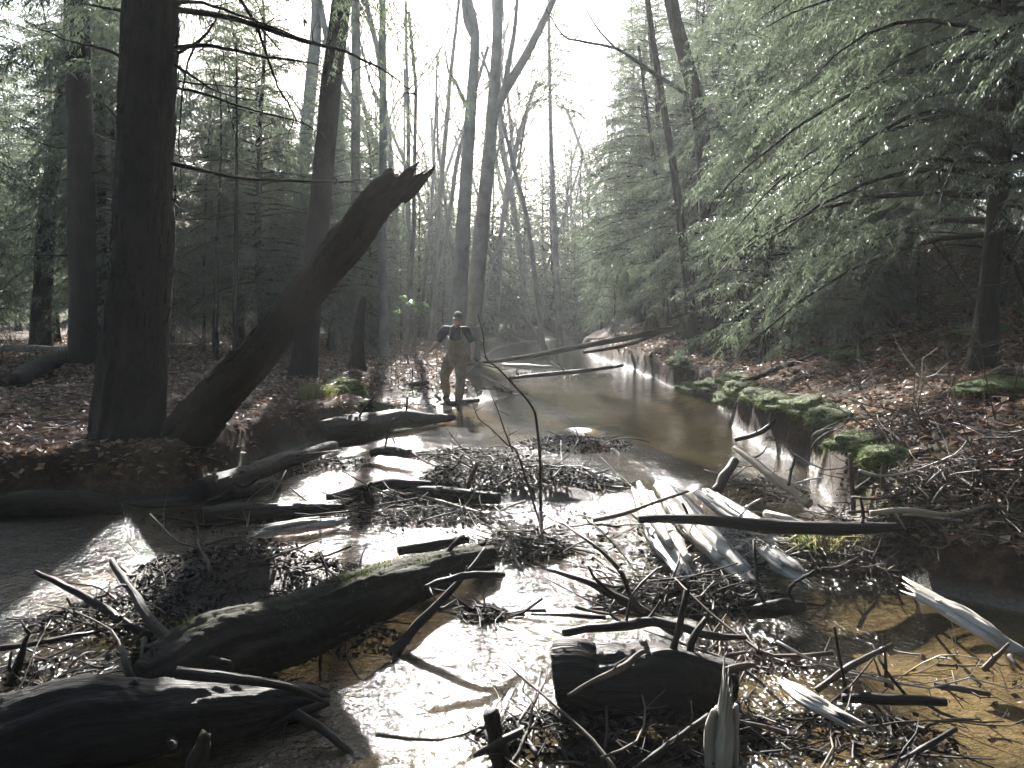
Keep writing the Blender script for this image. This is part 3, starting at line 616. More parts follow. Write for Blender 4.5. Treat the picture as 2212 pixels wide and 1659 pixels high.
# arching bare branch tree over the slope
TR = trunk_from_px('bare_tree', 19.5, [(1545, 735), (1520, 330), (1500, 200), (1462, 60), (1450, 0)], (40, 30), 'dark trunk swaying up through the slope hemlocks with an arching bare bough', n=14, rings=50, top=15)
px_branch(TR, 19.5, [(1500, 215), (1400, 150), (1330, 105), (1250, 88), (1215, 75), (1180, 20)], .05, .012, yend=21, n=6, twigs=12)
px_branch(TR, 19.5, [(1330, 105), (1290, 60), (1262, 10), (1250, -30)], .025, .008, n=5, twigs=5)
TR2 = trunk_from_px('hemlock_tree', 13.2, [(1925, 735), (1922, 400), (1916, 120), (1912, 0)], (30, 28), 'black trunk glimpsed through foliage high on the leafy slope', n=12, top=13, crown=('near_b', 1.5, .8))
for u, vb, w, d, u2 in ((1440, 715, 14, 27, 1420), (1530, 720, 18, 25, 1500), (1500, 745, 26, 20.5, 1466), (1640, 700, 12, 24, 1640), (1700, 690, 10, 24, 1708), (1985, 660, 9, 13, 1978), (1765, 690, 10, 20, 1750)):
    trunk_from_px('bare_tree', d, [(u, vb), ((u + u2) / 2 + 3, vb - 130), (u2, vb - 300)], (w, w * .8), 'thin dark stem standing in shade under the slope hemlocks', 'tree', 'thin stems under the hemlocks', n=8, top=9, rings=16)

# ------------------------------------------------------------------ the leaning dead snag
def snag():
    t = empty('leaning_snag', at(420, 985, 8.5)); t.location.z = gz(t.location.x, t.location.y)
    P = [at(343, 1008, 8.55), at(419, 918, 8.5), at(507, 816, 8.45), at(578, 739, 8.42), at(671, 619, 8.38), at(750, 527, 8.35), at(814, 440, 8.3), at(862, 394, 8.28)]
    S = spline(P, 20); B = MB()
    r = np.array([106, 94, 84, 76, 70, 72, 68, 60]) * 8.4 / F / 2
    V = tube(B, S, r, 52, rough=.22, fine=.20, jag=.03, lobes=(4, .3, .3, 1.0), seed=3.7)
    bark_flakes(B, S, r, 260, .12, .022)
    B.build('trunk', M['rot'], t)
    # torn spikes at the top and flakes of bark along the upper edge
    for (a, b, w) in (((838, 412), (903, 352), 30), ((868, 432), (938, 362), 34), ((858, 415), (912, 374), 36), ((848, 420), (896, 366), 30)):
        B = MB(); p0, p1 = at(*a, 8.28), at(*b, 8.22); mid = (p0 + p1) / 2 + Vector((.01, .02, 0))
        tube(B, spline([p0, mid, p1], 6), [w * 8.3 / F / 2, w * 8.3 / F / 2, w * 8.3 / F / 2.3, .012], 9, rough=.5, fine=.3, flat=.6, jag=.02)
        B.build('splinter', M['rot'], t)
    for k in range(26):
        f = RND.uniform(.12, .93); i = int(f * (len(S) - 1)); T = S[min(i + 1, len(S) - 1)] - S[i - 1]; T /= np.linalg.norm(T)
        an = RND.uniform(-.9, 2.2); Nn = np.array([-T[2], -.0, T[0]]); Y = np.array([0, -1., 0])
        d = Nn * math.cos(an) + Y * math.sin(an); rr = np.interp(f, np.linspace(0, 1, len(r)), r)
        p = S[i] + d * rr * .98; L = RND.uniform(.07, .22)
        B = MB(); tube(B, spline([p, p + T * L * .5 + d * .012, p + T * L + d * RND.uniform(0, .045)], 3), [.02, RND.uniform(.02, .045), .008], 6, rough=.4, flat=.3)
        B.build('bark_flake', M['rot'], t)
    return tag(t, 'broken dead trunk leaning out over the creek with jagged splintered top', 'snag')
SNAG = snag()

# ------------------------------------------------------------------ bare deciduous trees in the hazy gap
def bare_mesh(key, seed, H, r0, mt):
    g = np.random.default_rng(seed); B = MB()
    def grow(p, d, L, r, lvl):
        m = 5; P = [p]; q = p.copy(); dd = d.copy()
        for k in range(m):
            dd = dd + g.normal(0, .10 + .05 * lvl, 3); dd[2] += .06; dd /= np.linalg.norm(dd); q = q + dd * L / m; P.append(q.copy())
        P = np.array(P); tube(B, P, [r, r * .62], (9, 6, 4, 3, 3)[lvl], cap=False)
        if lvl >= 4: return
        nchild = (9, 5, 4, 3)[lvl]
        for k in range(nchild):
            f = (.42 if lvl == 0 else .25) + (.6 if lvl == 0 else .75) * (k + g.random()) / nchild; f = min(f, .99)
            i = min(int(f * m), m - 1); b = P[i] + (P[i + 1] - P[i]) * (f * m - i)
            T = P[i + 1] - P[i]; T /= np.linalg.norm(T); s = g.normal(0, 1, 3); s -= T * s.dot(T); s /= np.linalg.norm(s)
            a = g.uniform(.4, .85); grow(b, T * math.cos(a) + s * math.sin(a), L * g.uniform(.32, .5), r * (.62 - .3 * f + .0) * (.55 if lvl == 0 else .7) + .002, lvl + 1)
    grow(np.array([0, 0, -.3]), np.array([g.normal(0, .03), g.normal(0, .03), 1.]), H, r0, 0)
    return B.mesh('bare_tree_' + key, mt)
BARE = [bare_mesh('a', 31, 16, .17, M['grey']), bare_mesh('b', 32, 13, .11, M['grey']), bare_mesh('c', 33, 18, .2, M['grey']), bare_mesh('d', 34, 10, .07, M['grey'])]
g = np.random.default_rng(5)
spots = [(-3.2, 33, 1), (-4.6, 37, 0), (-1.8, 39, 3), (-3.0, 44, 1), (-.9, 47, 0), (1.0, 52, 2), (4.6, 47, 3), (2.2, 60, 1), (-5.4, 50, 2), (-2.2, 56, 0), (-4.0, 62, 1), (.0, 66, 2), (6.0, 58, 0), (-7, 60, 2), (4.2, 70, 1), (-1, 76, 2), (-6, 72, 0), (2, 84, 2),
         (-8.5, 46, 1), (7.5, 66, 2), (-10.5, 55, 0), (-3.6, 28.5, 3), (5.3, 35.5, 3), (-4.2, 80, 1), (5, 88, 0), (-9, 85, 2), (9, 80, 2), (-1.9, 34.5, 3)]
for x, y, k in spots:
    if creek_dist(np.array([x]), np.array([y]))[0] < .2: x += 2.6 if x > 1.5 else -2.4
    o = link('bare_tree', BARE[k]); o.location = (x, y, gz(x, y)); o.rotation_euler = (RND.uniform(-.05, .05), RND.uniform(-.05, .05), RND.random() * 6.28); s = RND.uniform(.85, 1.15); o.scale = (s, s, s)
    w_ = ('big spreading', 'slim', 'very tall', 'small thin')[k]; tag(o, w_ + ' leafless pale tree with fine branches in the hazy bright gap', 'tree', w_ + ' leafless trees in the gap')

# ------------------------------------------------------------------ fallen logs and driftwood along pixel lines
def z7(l): return [(a * .5024, 1084 + b * .5024, z) for a, b, z in l]
def z8(l): return [(1084.3 + a * .5098, 1084.3 + b * .5098, z) for a, b, z in l]
def z6(l): return [(1423 + a * .3566, 542 + b * .3566, z) for a, b, z in l]
def z5(l): return [(677.7 + a * .3432, 542 + b * .3432, z) for a, b, z in l]
def log(name, label, line, r, mt, cat=None, n=14, rough=.16, fine=.10, jag=0.0, jag0=0.0, flat=1.0, knots=0, k=9, group=None, stubs=(), rm_straight=.45, moss_n=0):
    """a log whose axis runs through pixel points, each at its own height above the water"""
    P = [at(q[0], q[1], q[3]) if len(q) > 3 else gp(*q) for q in line]
    rr_ = np.interp(np.linspace(0, 1, len(P)), np.linspace(0, 1, len(r)), r)
    for q, pt in enumerate(line):
        if len(pt) == 3:
            g0 = gz(P[q].x, P[q].y)
            if g0 > .12 and P[q].z < g0 + .5 * rr_[q]: P[q].z = g0 + .5 * rr_[q]
    if len(P) > 2 and rm_straight:
        for q in range(1, len(P) - 1):
            f = q / (len(P) - 1); P[q] = P[q].lerp(P[0].lerp(P[-1], f), rm_straight)
    mid = P[len(P) // 2]; base = Vector((mid.x, mid.y, min(p.z for p in P)))
    S = spline(P, k); rm = max(r)
    if len(S) > 4: S[1:-1] += np.stack([smooth_noise1(len(S) - 2, 5, rm * .08) for _ in range(3)], 1)
    B = MB()
    if mt == 'pale_log' and flat < .75: tube(B, spline(P, 16), [x * .8 for x in r], 40, rough=.14, fine=.26, flat=max(flat, .5), jag=.10, jag0=.06); timber(B, P, [rm * .75, rm * .8, rm * .8, rm * .7], rm * flat * .7, 7, .3)
    else: tube(B, S, r, n, rough=max(rough, .32) if rm < .05 else rough, fine=fine, jag=jag, jag0=jag0, flat=flat)
    if rm < .05 and mt != 'pale_log':
        for _ in range(int(rng.integers(1, 5))):                # small broken side twigs
            i = int(rng.integers(1, len(S) - 1)); d = rng.normal(0, 1, 3) + (S[-1] - S[0]) / np.linalg.norm(S[-1] - S[0]) * .8; d /= np.linalg.norm(d); e = S[i] + d * rng.uniform(.04, .16)
            tube(B, [S[i], (S[i] + e) / 2 + rng.normal(0, .008, 3), e], [rm * .35, rm * .12], 5)
    if n < 50 and rm > .055 and mt in ('dark_log', 'moss_log'): bark_flakes(B, S, r, 60, .07, .006)
    cat = cat or ('log' if rm > .045 else 'stick')
    if knots or stubs or moss_n:
        t = empty(name, base); B.build('trunk' if cat == 'log' else 'stem', M[mt], t)
        for j in range(knots):
            i = rng.integers(1, len(S) - 1); d = np.array([rng.normal(0, .7), rng.normal(0, .7), abs(rng.normal(.5, .4))]); d /= np.linalg.norm(d)
            L = rng.uniform(.08, .35); b2 = MB(); e = S[i] + d * (rm + L)
            tube(b2, spline([S[i] + d * rm * .4, (S[i] + e) / 2 + rng.normal(0, .03, 3), e], 3), [min(.016, rm * .2) + .003, min(.012, rm * .15) + .002], 6, rough=.25)
            b2.build('branch_stub', M[mt], t)
        if moss_n:
            rr = np.interp(np.linspace(0, 1, len(S)), np.linspace(0, 1, len(r)), r); i = rng.integers(2, len(S) - 2, moss_n); keep = smooth_noise1(len(S), 14, 1.0)[i] > -.1; i = i[keep]; mm = len(i)
            a = rng.normal(0, .55, mm); T = (S[-1] - S[0]) / np.linalg.norm(S[-1] - S[0]); w = np.cross(T, [0, 0, 1.]); w /= np.linalg.norm(w)
            d = np.cos(a)[:, None] * np.array([0, 0, 1.]) + np.sin(a)[:, None] * w; b0 = S[i] + T * rng.normal(0, .02, mm)[:, None] + d * (rr[i] * 1.0)[:, None]
            e = b0 + (d + rng.normal(0, .6, (mm, 3))) * rng.uniform(.004, .014, mm)[:, None]; sd = np.cross(e - b0, rng.normal(0, 1, (mm, 3))); sd /= np.linalg.norm(sd, axis=1)[:, None]; sd *= .004
            b2 = MB(); b2.add(np.stack([b0 - sd, b0 + sd, e], 1).reshape(-1, 3), None, np.arange(mm * 3).reshape(mm, 3)); o = b2.build('moss', M['mossblade'], t, smooth=False); o["kind"] = "stuff"
        for ln, r0 in stubs:
            b2 = MB(); S2 = spline([gp(u, v, z) for u, v, z in ln], 5); tube(b2, S2, [r0, max(.002, r0 * .35)], 6, rough=.15); b2.build('branch', M[mt], t)
    else:
        t = B.build(name, M[mt], None, origin=base)
    return tag(t, label, cat, group)

# foreground
log('fallen_log', 'large moss-topped log lying across the near shallows toward the leaning prop stick', z7([(2050, 250, .10), (1750, 350, .15), (1350, 500, .17), (950, 640, .16), (600, 780, .12)]), [.08, .135, .155, .165, .165], 'moss_log', n=64, rough=.13, fine=.14, jag0=.08, k=40, knots=2, moss_n=5000)
log('fallen_log', 'black waterlogged log with blunt tip in the darkest corner of the near pool', z7([(-500, 1080, .12), (100, 1010, .15), (500, 930, .15), (900, 880, .12), (1330, 872, .03)]), [.19, .175, .15, .12, .075], 'dark_log', n=56, rough=.13, fine=.14, k=34, knots=4, jag=.04,
    stubs=[(z7([(760, 735, .33), (1050, 765, .30), (1250, 800, .24), (1400, 862, .10)]), .028)])
log('fallen_log', 'thick dark block of log with a square end beside the bright near riffle', z8([(240, 760, .12), (450, 762, .14), (700, 765, .13), (980, 790, .06)]), [.16, .165, .155, .11], 'dark_log', n=56, rough=.10, fine=.14, k=26, knots=2)
log('bark_slab', 'upright weathered splintered slab of grey wood poking out of the near water', z8([(930, 1190, -.08), (935, 1000, .12), (950, 850, .30)]), [.07, .085, .05], 'pale_log', 'wood slab', n=16, flat=.4, jag=.10, rough=.2, fine=.1)
log('prop_stick', 'dark prop stick slanting from the bright water up to the mossy log end', z7([(1680, 662, -.02), (1860, 470, .18), (2010, 320, .34), (2085, 200, .42)]), [.030, .022, .016, .008], 'dark_stick', n=8)
log('bent_branch', 'curved dark branch hooked over the mossy log end', z7([(1820, 370, .33), (1900, 325, .36), (2020, 298, .38), (2165, 315, .30)]), [.012, .018, .02, .016], 'dark_stick', n=8)
log('broken_branch', 'long black limb angling out of the left pool with broken tip', z7([(150, 300, .30), (300, 370, .2), (480, 470, .1), (640, 580, .02)]), [.012, .02, .024, .022], 'dark_log', 'branch', n=9)
log('broken_branch', 'leaning rotten limb standing in the trunk reflection', z7([(480, 250, .30), (560, 390, .2), (640, 520, .12), (740, 620, .05)]), [.016, .022, .028, .034], 'dark_log', 'branch', n=10)
log('driftwood_stick', 'slim stick lying over the shallows by the forked antler-like root', z7([(-60, 640, .1), (150, 612, .12), (350, 570, .1), (480, 545, .05)]), [.016, .012, .008], 'dark_stick', n=6)
log('forked_root', 'forked antler-like root sticking up in the left pool', z7([(60, 780, 0), (70, 690, .1), (95, 620, .18), (128, 560, .26)]), [.028, .022, .016, .006], 'dark_stick', 'root', n=7, stubs=[(z7([(70, 690, .1), (40, 720, .12), (50, 640, .2)]), .013), (z7([(80, 770, .03), (150, 785, .04), (240, 815, .02)]), .016)])
log('driftwood_stick', 'short black stick ending in the sparkling riffle beside the blunt-tipped log', z7([(1270, 910, .12), (1370, 960, .06), (1440, 1020, .03), (1520, 1085, -.01)]), [.020, .02, .016, .010], 'dark_stick', n=7)
log('driftwood_stick', 'wet stick slanting between the blunt-tipped log and the riffle', z7([(1410, 862, .06), (1250, 920, .05), (1100, 990, .0)]), [.022, .02, .012], 'dark_stick', n=7)
log('wood_stub', 'greenish stub poking up from the bottom riffle beside the blunt-tipped log', z7([(840, 1200, -.05), (855, 1100, .05), (880, 1010, .14)]), [.04, .038, .02], 'moss_log', 'stub', n=10, jag=.03)
log('wood_stub', 'rounded upright stub crossed by a dark stick beside the bright riffle', z7([(2170, 1180, -.06), (2140, 1020, .10), (2105, 900, .22)]), [.035, .035, .028], 'dark_log', 'stub', n=12)
log('driftwood_stick', 'dark stick crossing the rounded upright stub', z7([(2040, 1090, .06), (2130, 1045, .14), (2250, 985, .16)]), [.010, .016, .014], 'dark_stick', n=7)
# mid stream
log('fallen_log', 'slick dark log sloping from the corner bank to the water', [(425, 1062, .16), (520, 1030, .15), (620, 995, .13), (722, 963, .10)], [.10, .095, .085, .06], 'dark_log', n=16, knots=2, stubs=[([(640, 985, .2), (690, 978, .22), (735, 972, .2)], .012)])
log('fallen_log', 'low black log barely afloat below the corner bank', [(440, 1118, .05), (560, 1108, .05), (660, 1104, .05), (745, 1098, .01)], [.085, .085, .07, .03], 'dark_log', n=14, knots=1)
log('fallen_log', 'short dark log at the foot of the corner bank', [(440, 1068, .05), (520, 1062, .06), (600, 1048, .04)], [.07, .075, .05], 'dark_log', n=12)
log('fallen_log', 'broken dark log with two prongs resting on the mid debris heap', z5([(370, 1265, .12), (480, 1250, .16), (590, 1275, .15)]), [.045, .06, .05], 'dark_log', n=12, jag=.06, knots=2)
log('fallen_log', 'long thin dark log running into the mid debris heap', [(705, 1075, .06), (780, 1052, .14), (850, 1034, .18), (930, 1046, .12)], [.03, .05, .055, .03], 'dark_log', n=12)
log('fallen_log', 'dark half-sunk log under the upright white-tipped stick', [(860, 1060, .05), (960, 1070, .07), (1080, 1078, .06)], [.06, .07, .05], 'dark_log', n=12)
log('wood_stub', 'stout upright stub with pale broken face in the mid shallows', z5([(365, 1640, -.03), (350, 1560, .12), (325, 1505, .22)]), [.05, .045, .03], 'dark_log', 'stub', n=12, jag=.05)
log('driftwood_stick', 'upright stick with a white broken tip on the mid debris heap', z5([(955, 1530, .02), (985, 1430, .2), (1030, 1335, .38)]), [.022, .022, .02], 'stick', n=8)
log('driftwood_stick', 'long straight pale pole floating in the mid shallows', z5([(480, 1495, .05), (700, 1545, .05), (900, 1605, .04), (1080, 1655, .04)]), [.010, .014, .014, .010], 'tan_stick', n=7)
log('sand_log', 'blunt pale log lying awash beside the sandy bar', [(570, 1152, .04), (640, 1140, .07), (720, 1128, .06)], [.05, .07, .05], 'pale_log', 'log', n=14, flat=.7)
log('driftwood_stick', 'dark log end lying along the sandy bar', [(860, 1190, .08), (930, 1178, .1), (1010, 1165, .08)], [.03, .04, .03], 'dark_log', n=9)
# bleached timbers
log('bleached_timber', 'broad bleached timber with a smooth white face beside the dark crossing limb', z8([(860, -30, .15), (960, 40, .14), (1060, 100, .12), (1170, 170, .08)]), [.09, .12, .12, .07], 'pale_log', 'timber', n=14, flat=.45, jag=.05, rough=.1)
log('bleached_timber', 'long ragged bleached log running down from the white-faced timber', z8([(680, -70, .16), (760, 40, .15), (850, 170, .13), (960, 270, .1), (1040, 330, .06)]), [.09, .14, .14, .11, .06], 'pale_log', 'timber', n=16, flat=.5, jag=.08, jag0=.08, rough=.3, fine=.15)
log('bleached_timber', 'ragged bleached log nearest the brown eddy', z8([(590, -40, .14), (630, 80, .13), (690, 190, .12), (760, 290, .06)]), [.08, .12, .12, .06], 'pale_log', 'timber', n=16, flat=.5, jag=.08, jag0=.06, rough=.3, fine=.15)
log('bleached_timber', 'short white chunk of split wood by the brush pile', z8([(1125, 215, .13), (1190, 275, .13), (1255, 325, .10)]), [.06, .09, .05], 'pale_log', 'timber', n=12, flat=.6, rough=.3, fine=.1)
log('bleached_timber', 'smooth pale limb pinned beneath the crossing branch by the bank', z8([(1120, 50, .2), (1230, 85, .2), (1320, 110, .17)]), [.03, .04, .022], 'pale_log', 'timber', n=10)
log('fallen_branch', 'long dark limb crossing above the bleached timbers to the brush pile', z8([(580, 75, .30), (740, 62, .30), (900, 75, .29), (1100, 112, .27), (1350, 130, .26), (1560, 118, .27), (1760, 142, .24)]), [.028, .035, .04, .05, .045, .04, .025], 'dark_log', 'branch', n=10, knots=3)
log('driftwood_stick', 'pale-ended stick lying across the upper ends of the bleached timbers', z8([(390, 78, .1), (500, 62, .2), (600, 25, .3), (690, -10, .36), (790, -45, .36)]), [.02, .016, .013, .010], 'stick', n=7)
log('fallen_pole', 'long peeled tan pole leaning from the brush pile over the side pool', z6([(458, 1190, .42), (560, 1260, .36), (700, 1380, .26), (800, 1450, .2), (915, 1535, .14)]), [.022, .034, .04, .04, .036], 'tan_stick', 'pole', n=9, knots=1)
log('wood_stub', 'tilted square-topped stub standing at the tan pole', z6([(345, 1460, .08), (400, 1370, .2), (462, 1272, .32)]), [.05, .05, .045], 'stick', 'stub', n=8, rough=.2)
log('driftwood_stick', 'crooked thin stick hooked above the tan pole', z6([(785, 1420, .25), (815, 1320, .38), (845, 1240, .5), (800, 1205, .52)]), [.014, .012, .010, .006], 'stick', n=6)
for a, b, lb in (((1180, 1600), (1158, 1230), 'taller thin upright stick planted at the foot of the near bank'), ((1350, 1600), (1358, 1295), 'shorter thin upright stick planted at the foot of the near bank')):
    log('standing_stick', lb, z6([(a[0], a[1], .2), ((a[0] + b[0]) / 2 + 3, (a[1] + b[1]) / 2, .42), (b[0], b[1], .68)]), [.02, .018, .014], 'stick', 'stick', n=7)
log('fallen_branch', 'mossy straight branch lying up the near bank behind the upright sticks', z6([(1190, 1465, .3), (1400, 1420, .38), (1660, 1340, .5)]), [.03, .028, .015], 'moss_log', 'branch', n=8)
log('fallen_branch', 'long bowed tan branch arching over the brush pile', z8([(1560, 45, .40), (1700, 38, .42), (1880, 75, .38), (2075, 125, .3)]), [.018, .022, .018, .012], 'tan_stick', 'branch', n=7)
log('weathered_plank', 'grey weathered plank sloping into the clear sandy pool', z8([(1790, 400, .16), (1960, 490, .12), (2080, 570, .07), (2160, 620, .0)]), [.07, .085, .085, .06], 'pale_log', 'plank', n=12, flat=.3, jag=.06, rough=.12)
log('weathered_plank', 'split grey plank half under water beside the square-ended block', z8([(1210, 780, .08), (1290, 840, .09), (1390, 890, .07)]), [.04, .06, .05], 'pale_log', 'plank', n=12, flat=.4, jag=.05, rough=.2)
log('driftwood_stick', 'slender stick rising from the clear sandy pool to a forked top', z8([(1330, 800, .02), (1430, 715, .12), (1540, 650, .2), (1655, 602, .26)]), [.014, .016, .014, .008], 'stick', n=7, stubs=[(z8([(1628, 780, .0), (1625, 670, .15), (1615, 565, .3)]), .010), (z8([(1610, 760, .03), (1590, 700, .1), (1575, 660, .16)]), .007)])
log('driftwood_stick', 'crossed thin sticks at the edge of the clear sandy pool', z8([(2040, 712, .04), (2100, 650, .12), (2150, 600, .2)]), [.014, .012, .006], 'stick', n=6, stubs=[(z8([(2150, 650, .1), (2180, 690, .08), (2210, 715, .06)]), .012)])
log('fallen_branch', 'dark branch lying across the clear sandy pool', z8([(1440, 830, .05), (1650, 835, .06), (1880, 848, .05)]), [.02, .024, .018], 'dark_log', 'branch', n=8, knots=2)
log('driftwood_stick', 'brown stick floating over the clear sandy pool', z8([(1830, 775, .04), (1950, 790, .05), (2070, 818, .03)]), [.012, .016, .010], 'stick', n=7)
log('driftwood_stick', 'long thin dark rod slanting up from the bottom water past the grey slab', z8([(560, 1140, .02), (720, 1020, .12), (880, 905, .2)]), [.012, .014, .012], 'dark_stick', n=7)
log('driftwood_stick', 'thin dark rod lying over the sunken sand patch', z8([(1690, 1095, .04), (1810, 1030, .08), (1925, 962, .12)]), [.008, .012, .010], 'dark_stick', n=6)
log('driftwood_log', 'knobbly dark driftwood log at the lip of the clear sandy pool', z8([(1080, 462, .12), (1130, 445, .14), (1200, 448, .13), (1270, 440, .1)]), [.03, .045, .045, .03], 'dark_log', 'log', n=12, rough=.3, knots=2)
log('driftwood_log', 'twisted dark limb lying over the square-ended block', z8([(260, 555, .28), (350, 520, .3), (470, 500, .3), (600, 465, .28), (740, 500, .26), (860, 560, .24), (1030, 575, .2)]), [.016, .02, .022, .024, .022, .018, .012], 'dark_stick', 'log', n=10, rough=.35, knots=3)
log('driftwood_stick', 'brown splintered stick leaning on the square-ended block', z8([(280, 820, .22), (400, 750, .28), (510, 715, .3), (600, 632, .34)]), [.006, .010, .016, .012], 'stick', n=7)
log('driftwood_stick', 'reddish stick on top of the square-ended block', z8([(940, 715, .22), (1000, 700, .24), (1065, 688, .22)]), [.012, .018, .012], 'stick', n=7)
# creek bend
log('fallen_log', 'long curved log reaching from the leafy bank across the creek bend', z5([(930, 738, .06), (1150, 748, .1), (1350, 760, .14), (1550, 730, .25), (1750, 705, .36), (2000, 685, .5), (2172, 655, .55), (2500, 620, .62), (2800, 585, .78)]), [.03, .05, .07, .075, .08, .085, .09, .10, .10], 'moss_log', n=14, knots=5, rm_straight=.7)
log('fallen_log', 'dark lower log beneath the long curved log at the bend', z5([(1230, 800, .05), (1400, 785, .1), (1700, 762, .18), (1950, 720, .35)]), [.04, .055, .055, .04], 'dark_log', n=12, knots=3)
log('fallen_log', 'pale slender log in the shallows before the bend', z5([(1190, 715, .05), (1350, 728, .08), (1500, 730, .06)]), [.04, .055, .03], 'pale_log', n=9)
log('fallen_log', 'straight mossy log lying along the flat top of the bend bank', z5([(1700, 640, .5), (2000, 615, .56), (2300, 600, .62)]), [.05, .06, .05], 'moss_log', n=9)
log('undercut_shade_log', 'black log shape standing in for the shaded undercut of the bank below the sandy spit', z5([(60, 1150, .10), (200, 1105, .2), (420, 1060, .2), (650, 1050, .17), (880, 1046, .08)]), [.16, .19, .16, .12, .05], 'dark_log', 'log', n=16, rough=.3, fine=.1, knots=5)  # dark log shape added for the shade under the bank edge
log('driftwood_stick', 'pale chunk of stick standing in the sandy spit by the boots', z5([(810, 950, .05), (785, 925, .12), (765, 905, .2)]), [.03, .032, .028], 'tan_stick', n=8)
log('driftwood_log', 'flat dark board of driftwood beneath the person in the shallows', z5([(800, 975, .04), (900, 955, .06), (1040, 940, .05)]), [.05, .06, .04], 'dark_log', 'log', n=9)
log('driftwood_log', 'sun-bleached stick and root lump on the spit beside the person', z5([(600, 860, .2), (660, 850, .22), (725, 825, .3)]), [.04, .06, .03], 'stick', 'log', n=9, knots=2)
log('fallen_log', 'pale bare log stretched across the flat floor beyond the spoked hemlock', [(-80, 768, .62), (60, 765, .62), (160, 760, .66)], [.10, .11, .09], 'pale_log', n=10)
log('fallen_log', 'mossy log end beside the spoked hemlock trunk', [(20, 832, .6), (90, 800, .62), (165, 772, .68)], [.15, .19, .16], 'moss_log', n=14, rough=.25, jag0=.06)
log('fallen_log', 'thin pale log lying behind the corner trunk', [(355, 752, .62), (420, 748, .64), (490, 742, .66)], [.06, .07, .05], 'pale_log', n=8)
log('fallen_log', 'moss-lit log awash under the corner bank', [(-60, 1092, .08), (80, 1082, .12), (180, 1078, .12), (260, 1090, .06)], [.09, .1, .1, .06], 'moss_log', n=14)
log('fallen_branch', 'dark limb lying down the leafy slope toward the mossy bank', z6([(510, 795, .62), (800, 730, .78), (1050, 660, .95), (1300, 595, 1.15)]), [.04, .05, .05, .03], 'moss_log', 'branch', n=8)
log('fallen_log', 'moss-covered fallen limb at the foot of the young hemlock', z6([(1850, 955, .85), (1950, 905, .92), (2100, 840, 1.02), (2300, 770, 1.15)]), [.05, .07, .08, .08], 'moss_log', n=12)
log('fallen_log', 'fallen trunk rising out of the brush high on the leafy slope', [(2165, 649, 0, 10.6), (2186, 610, 0, 10.9), (2218, 574, 0, 11.2)], [.05, .06, .06], 'moss_log', n=9)
log('driftwood_stick', 'dark stick lying along the sand ledge under the mossy bank', z6([(460, 1145, .1), (620, 1135, .13), (830, 1142, .14)]), [.03, .032, .025], 'dark_stick', n=8)
log('fallen_branch', 'white forked branch tip on the leafy bank under the sunlit bough', z6([(800, 630, .75), (720, 590, .85), (680, 550, .9), (600, 545, .95)]), [.016, .02, .012, .006], 'pale_log', 'branch', n=6, stubs=[(z6([(720, 590, .85), (740, 560, .93), (760, 540, .97)]), .008)])

# arching whip sapling rising out of the mid debris
def whip():
    y0 = gp(1170, 1145).y; t = empty('whip_sapling', gp(1170, 1145, .1))
    def st(line, r0, y1, name='stem', tw=0):
        m = len(line); P = [at(u, v, y0 + (y1 - y0) * i / (m - 1)) for i, (u, v) in enumerate(line)]
        B = MB(); S = spline(P, 7); tube(B, S, [r0, .003], 6)
        for j in range(tw):
            i = rng.integers(3, len(S) - 2); p = S[i]; e = p + rng.normal(0, 1, 3) * [.05, .03, .05]
            tube(B, [p, e], [.003, .0015], 4)
        B.build(name, M['dark_stick'], t)
    st([(1172, 1165), (1168, 1080), (1167, 1000), (1160, 920), (1150, 880), (1110, 832), (1075, 795), (1050, 772), (1043, 720), (1032, 680)], .014, y0 - .5, tw=14)
    st([(1172, 1150), (1120, 985), (1095, 960), (1060, 925), (1035, 905), (1022, 875)], .010, y0 + .2, 'branch', 8)
    st([(1108, 975), (1090, 930), (1075, 885), (1062, 855)], .007, y0 + .1, 'branch', 6)
    st([(1172, 1165), (1178, 1195), (1185, 1230)], .012, y0 - .2, 'branch')
    st([(1075, 795), (1040, 785), (1022, 772)], .006, y0 - .2, 'branch', 3)
    tag(t, 'bare whip sapling arching over the creek from the mid debris heap', 'sapling')
whip()
def fork():
    t = empty('forked_branch', gp(1440, 1340, .15))
    def st(line, r0, r1=.004, name='branch'):
        B = MB(); tube(B, spline([gp(u, v, z) for u, v, z in z8(line)], 6), [r0, r1], 7, rough=.15); B.build(name, M['dark_stick'], t)
    st([(760, 560, .10), (600, 465, .2), (480, 400, .26), (380, 345, .3), (280, 310, .3), (195, 285, .28)], .032, .010, 'stem')
    st([(600, 465, .2), (545, 400, .36), (505, 300, .5), (400, 190, .6), (300, 120, .62), (200, 40, .62)], .014, .004)
    st([(480, 400, .26), (400, 330, .4), (365, 270, .48)], .012, .005)
    st([(545, 400, .36), (500, 290, .52)], .010, .008)
    st([(440, 490, .16), (300, 480, .16), (125, 475, .12)], .014, .005)
    st([(640, 500, .15), (400, 430, .25), (180, 320, .3)], .006, .002)
    tag(t, 'dark forked branch spreading over the brown eddy', 'branch')
fork()

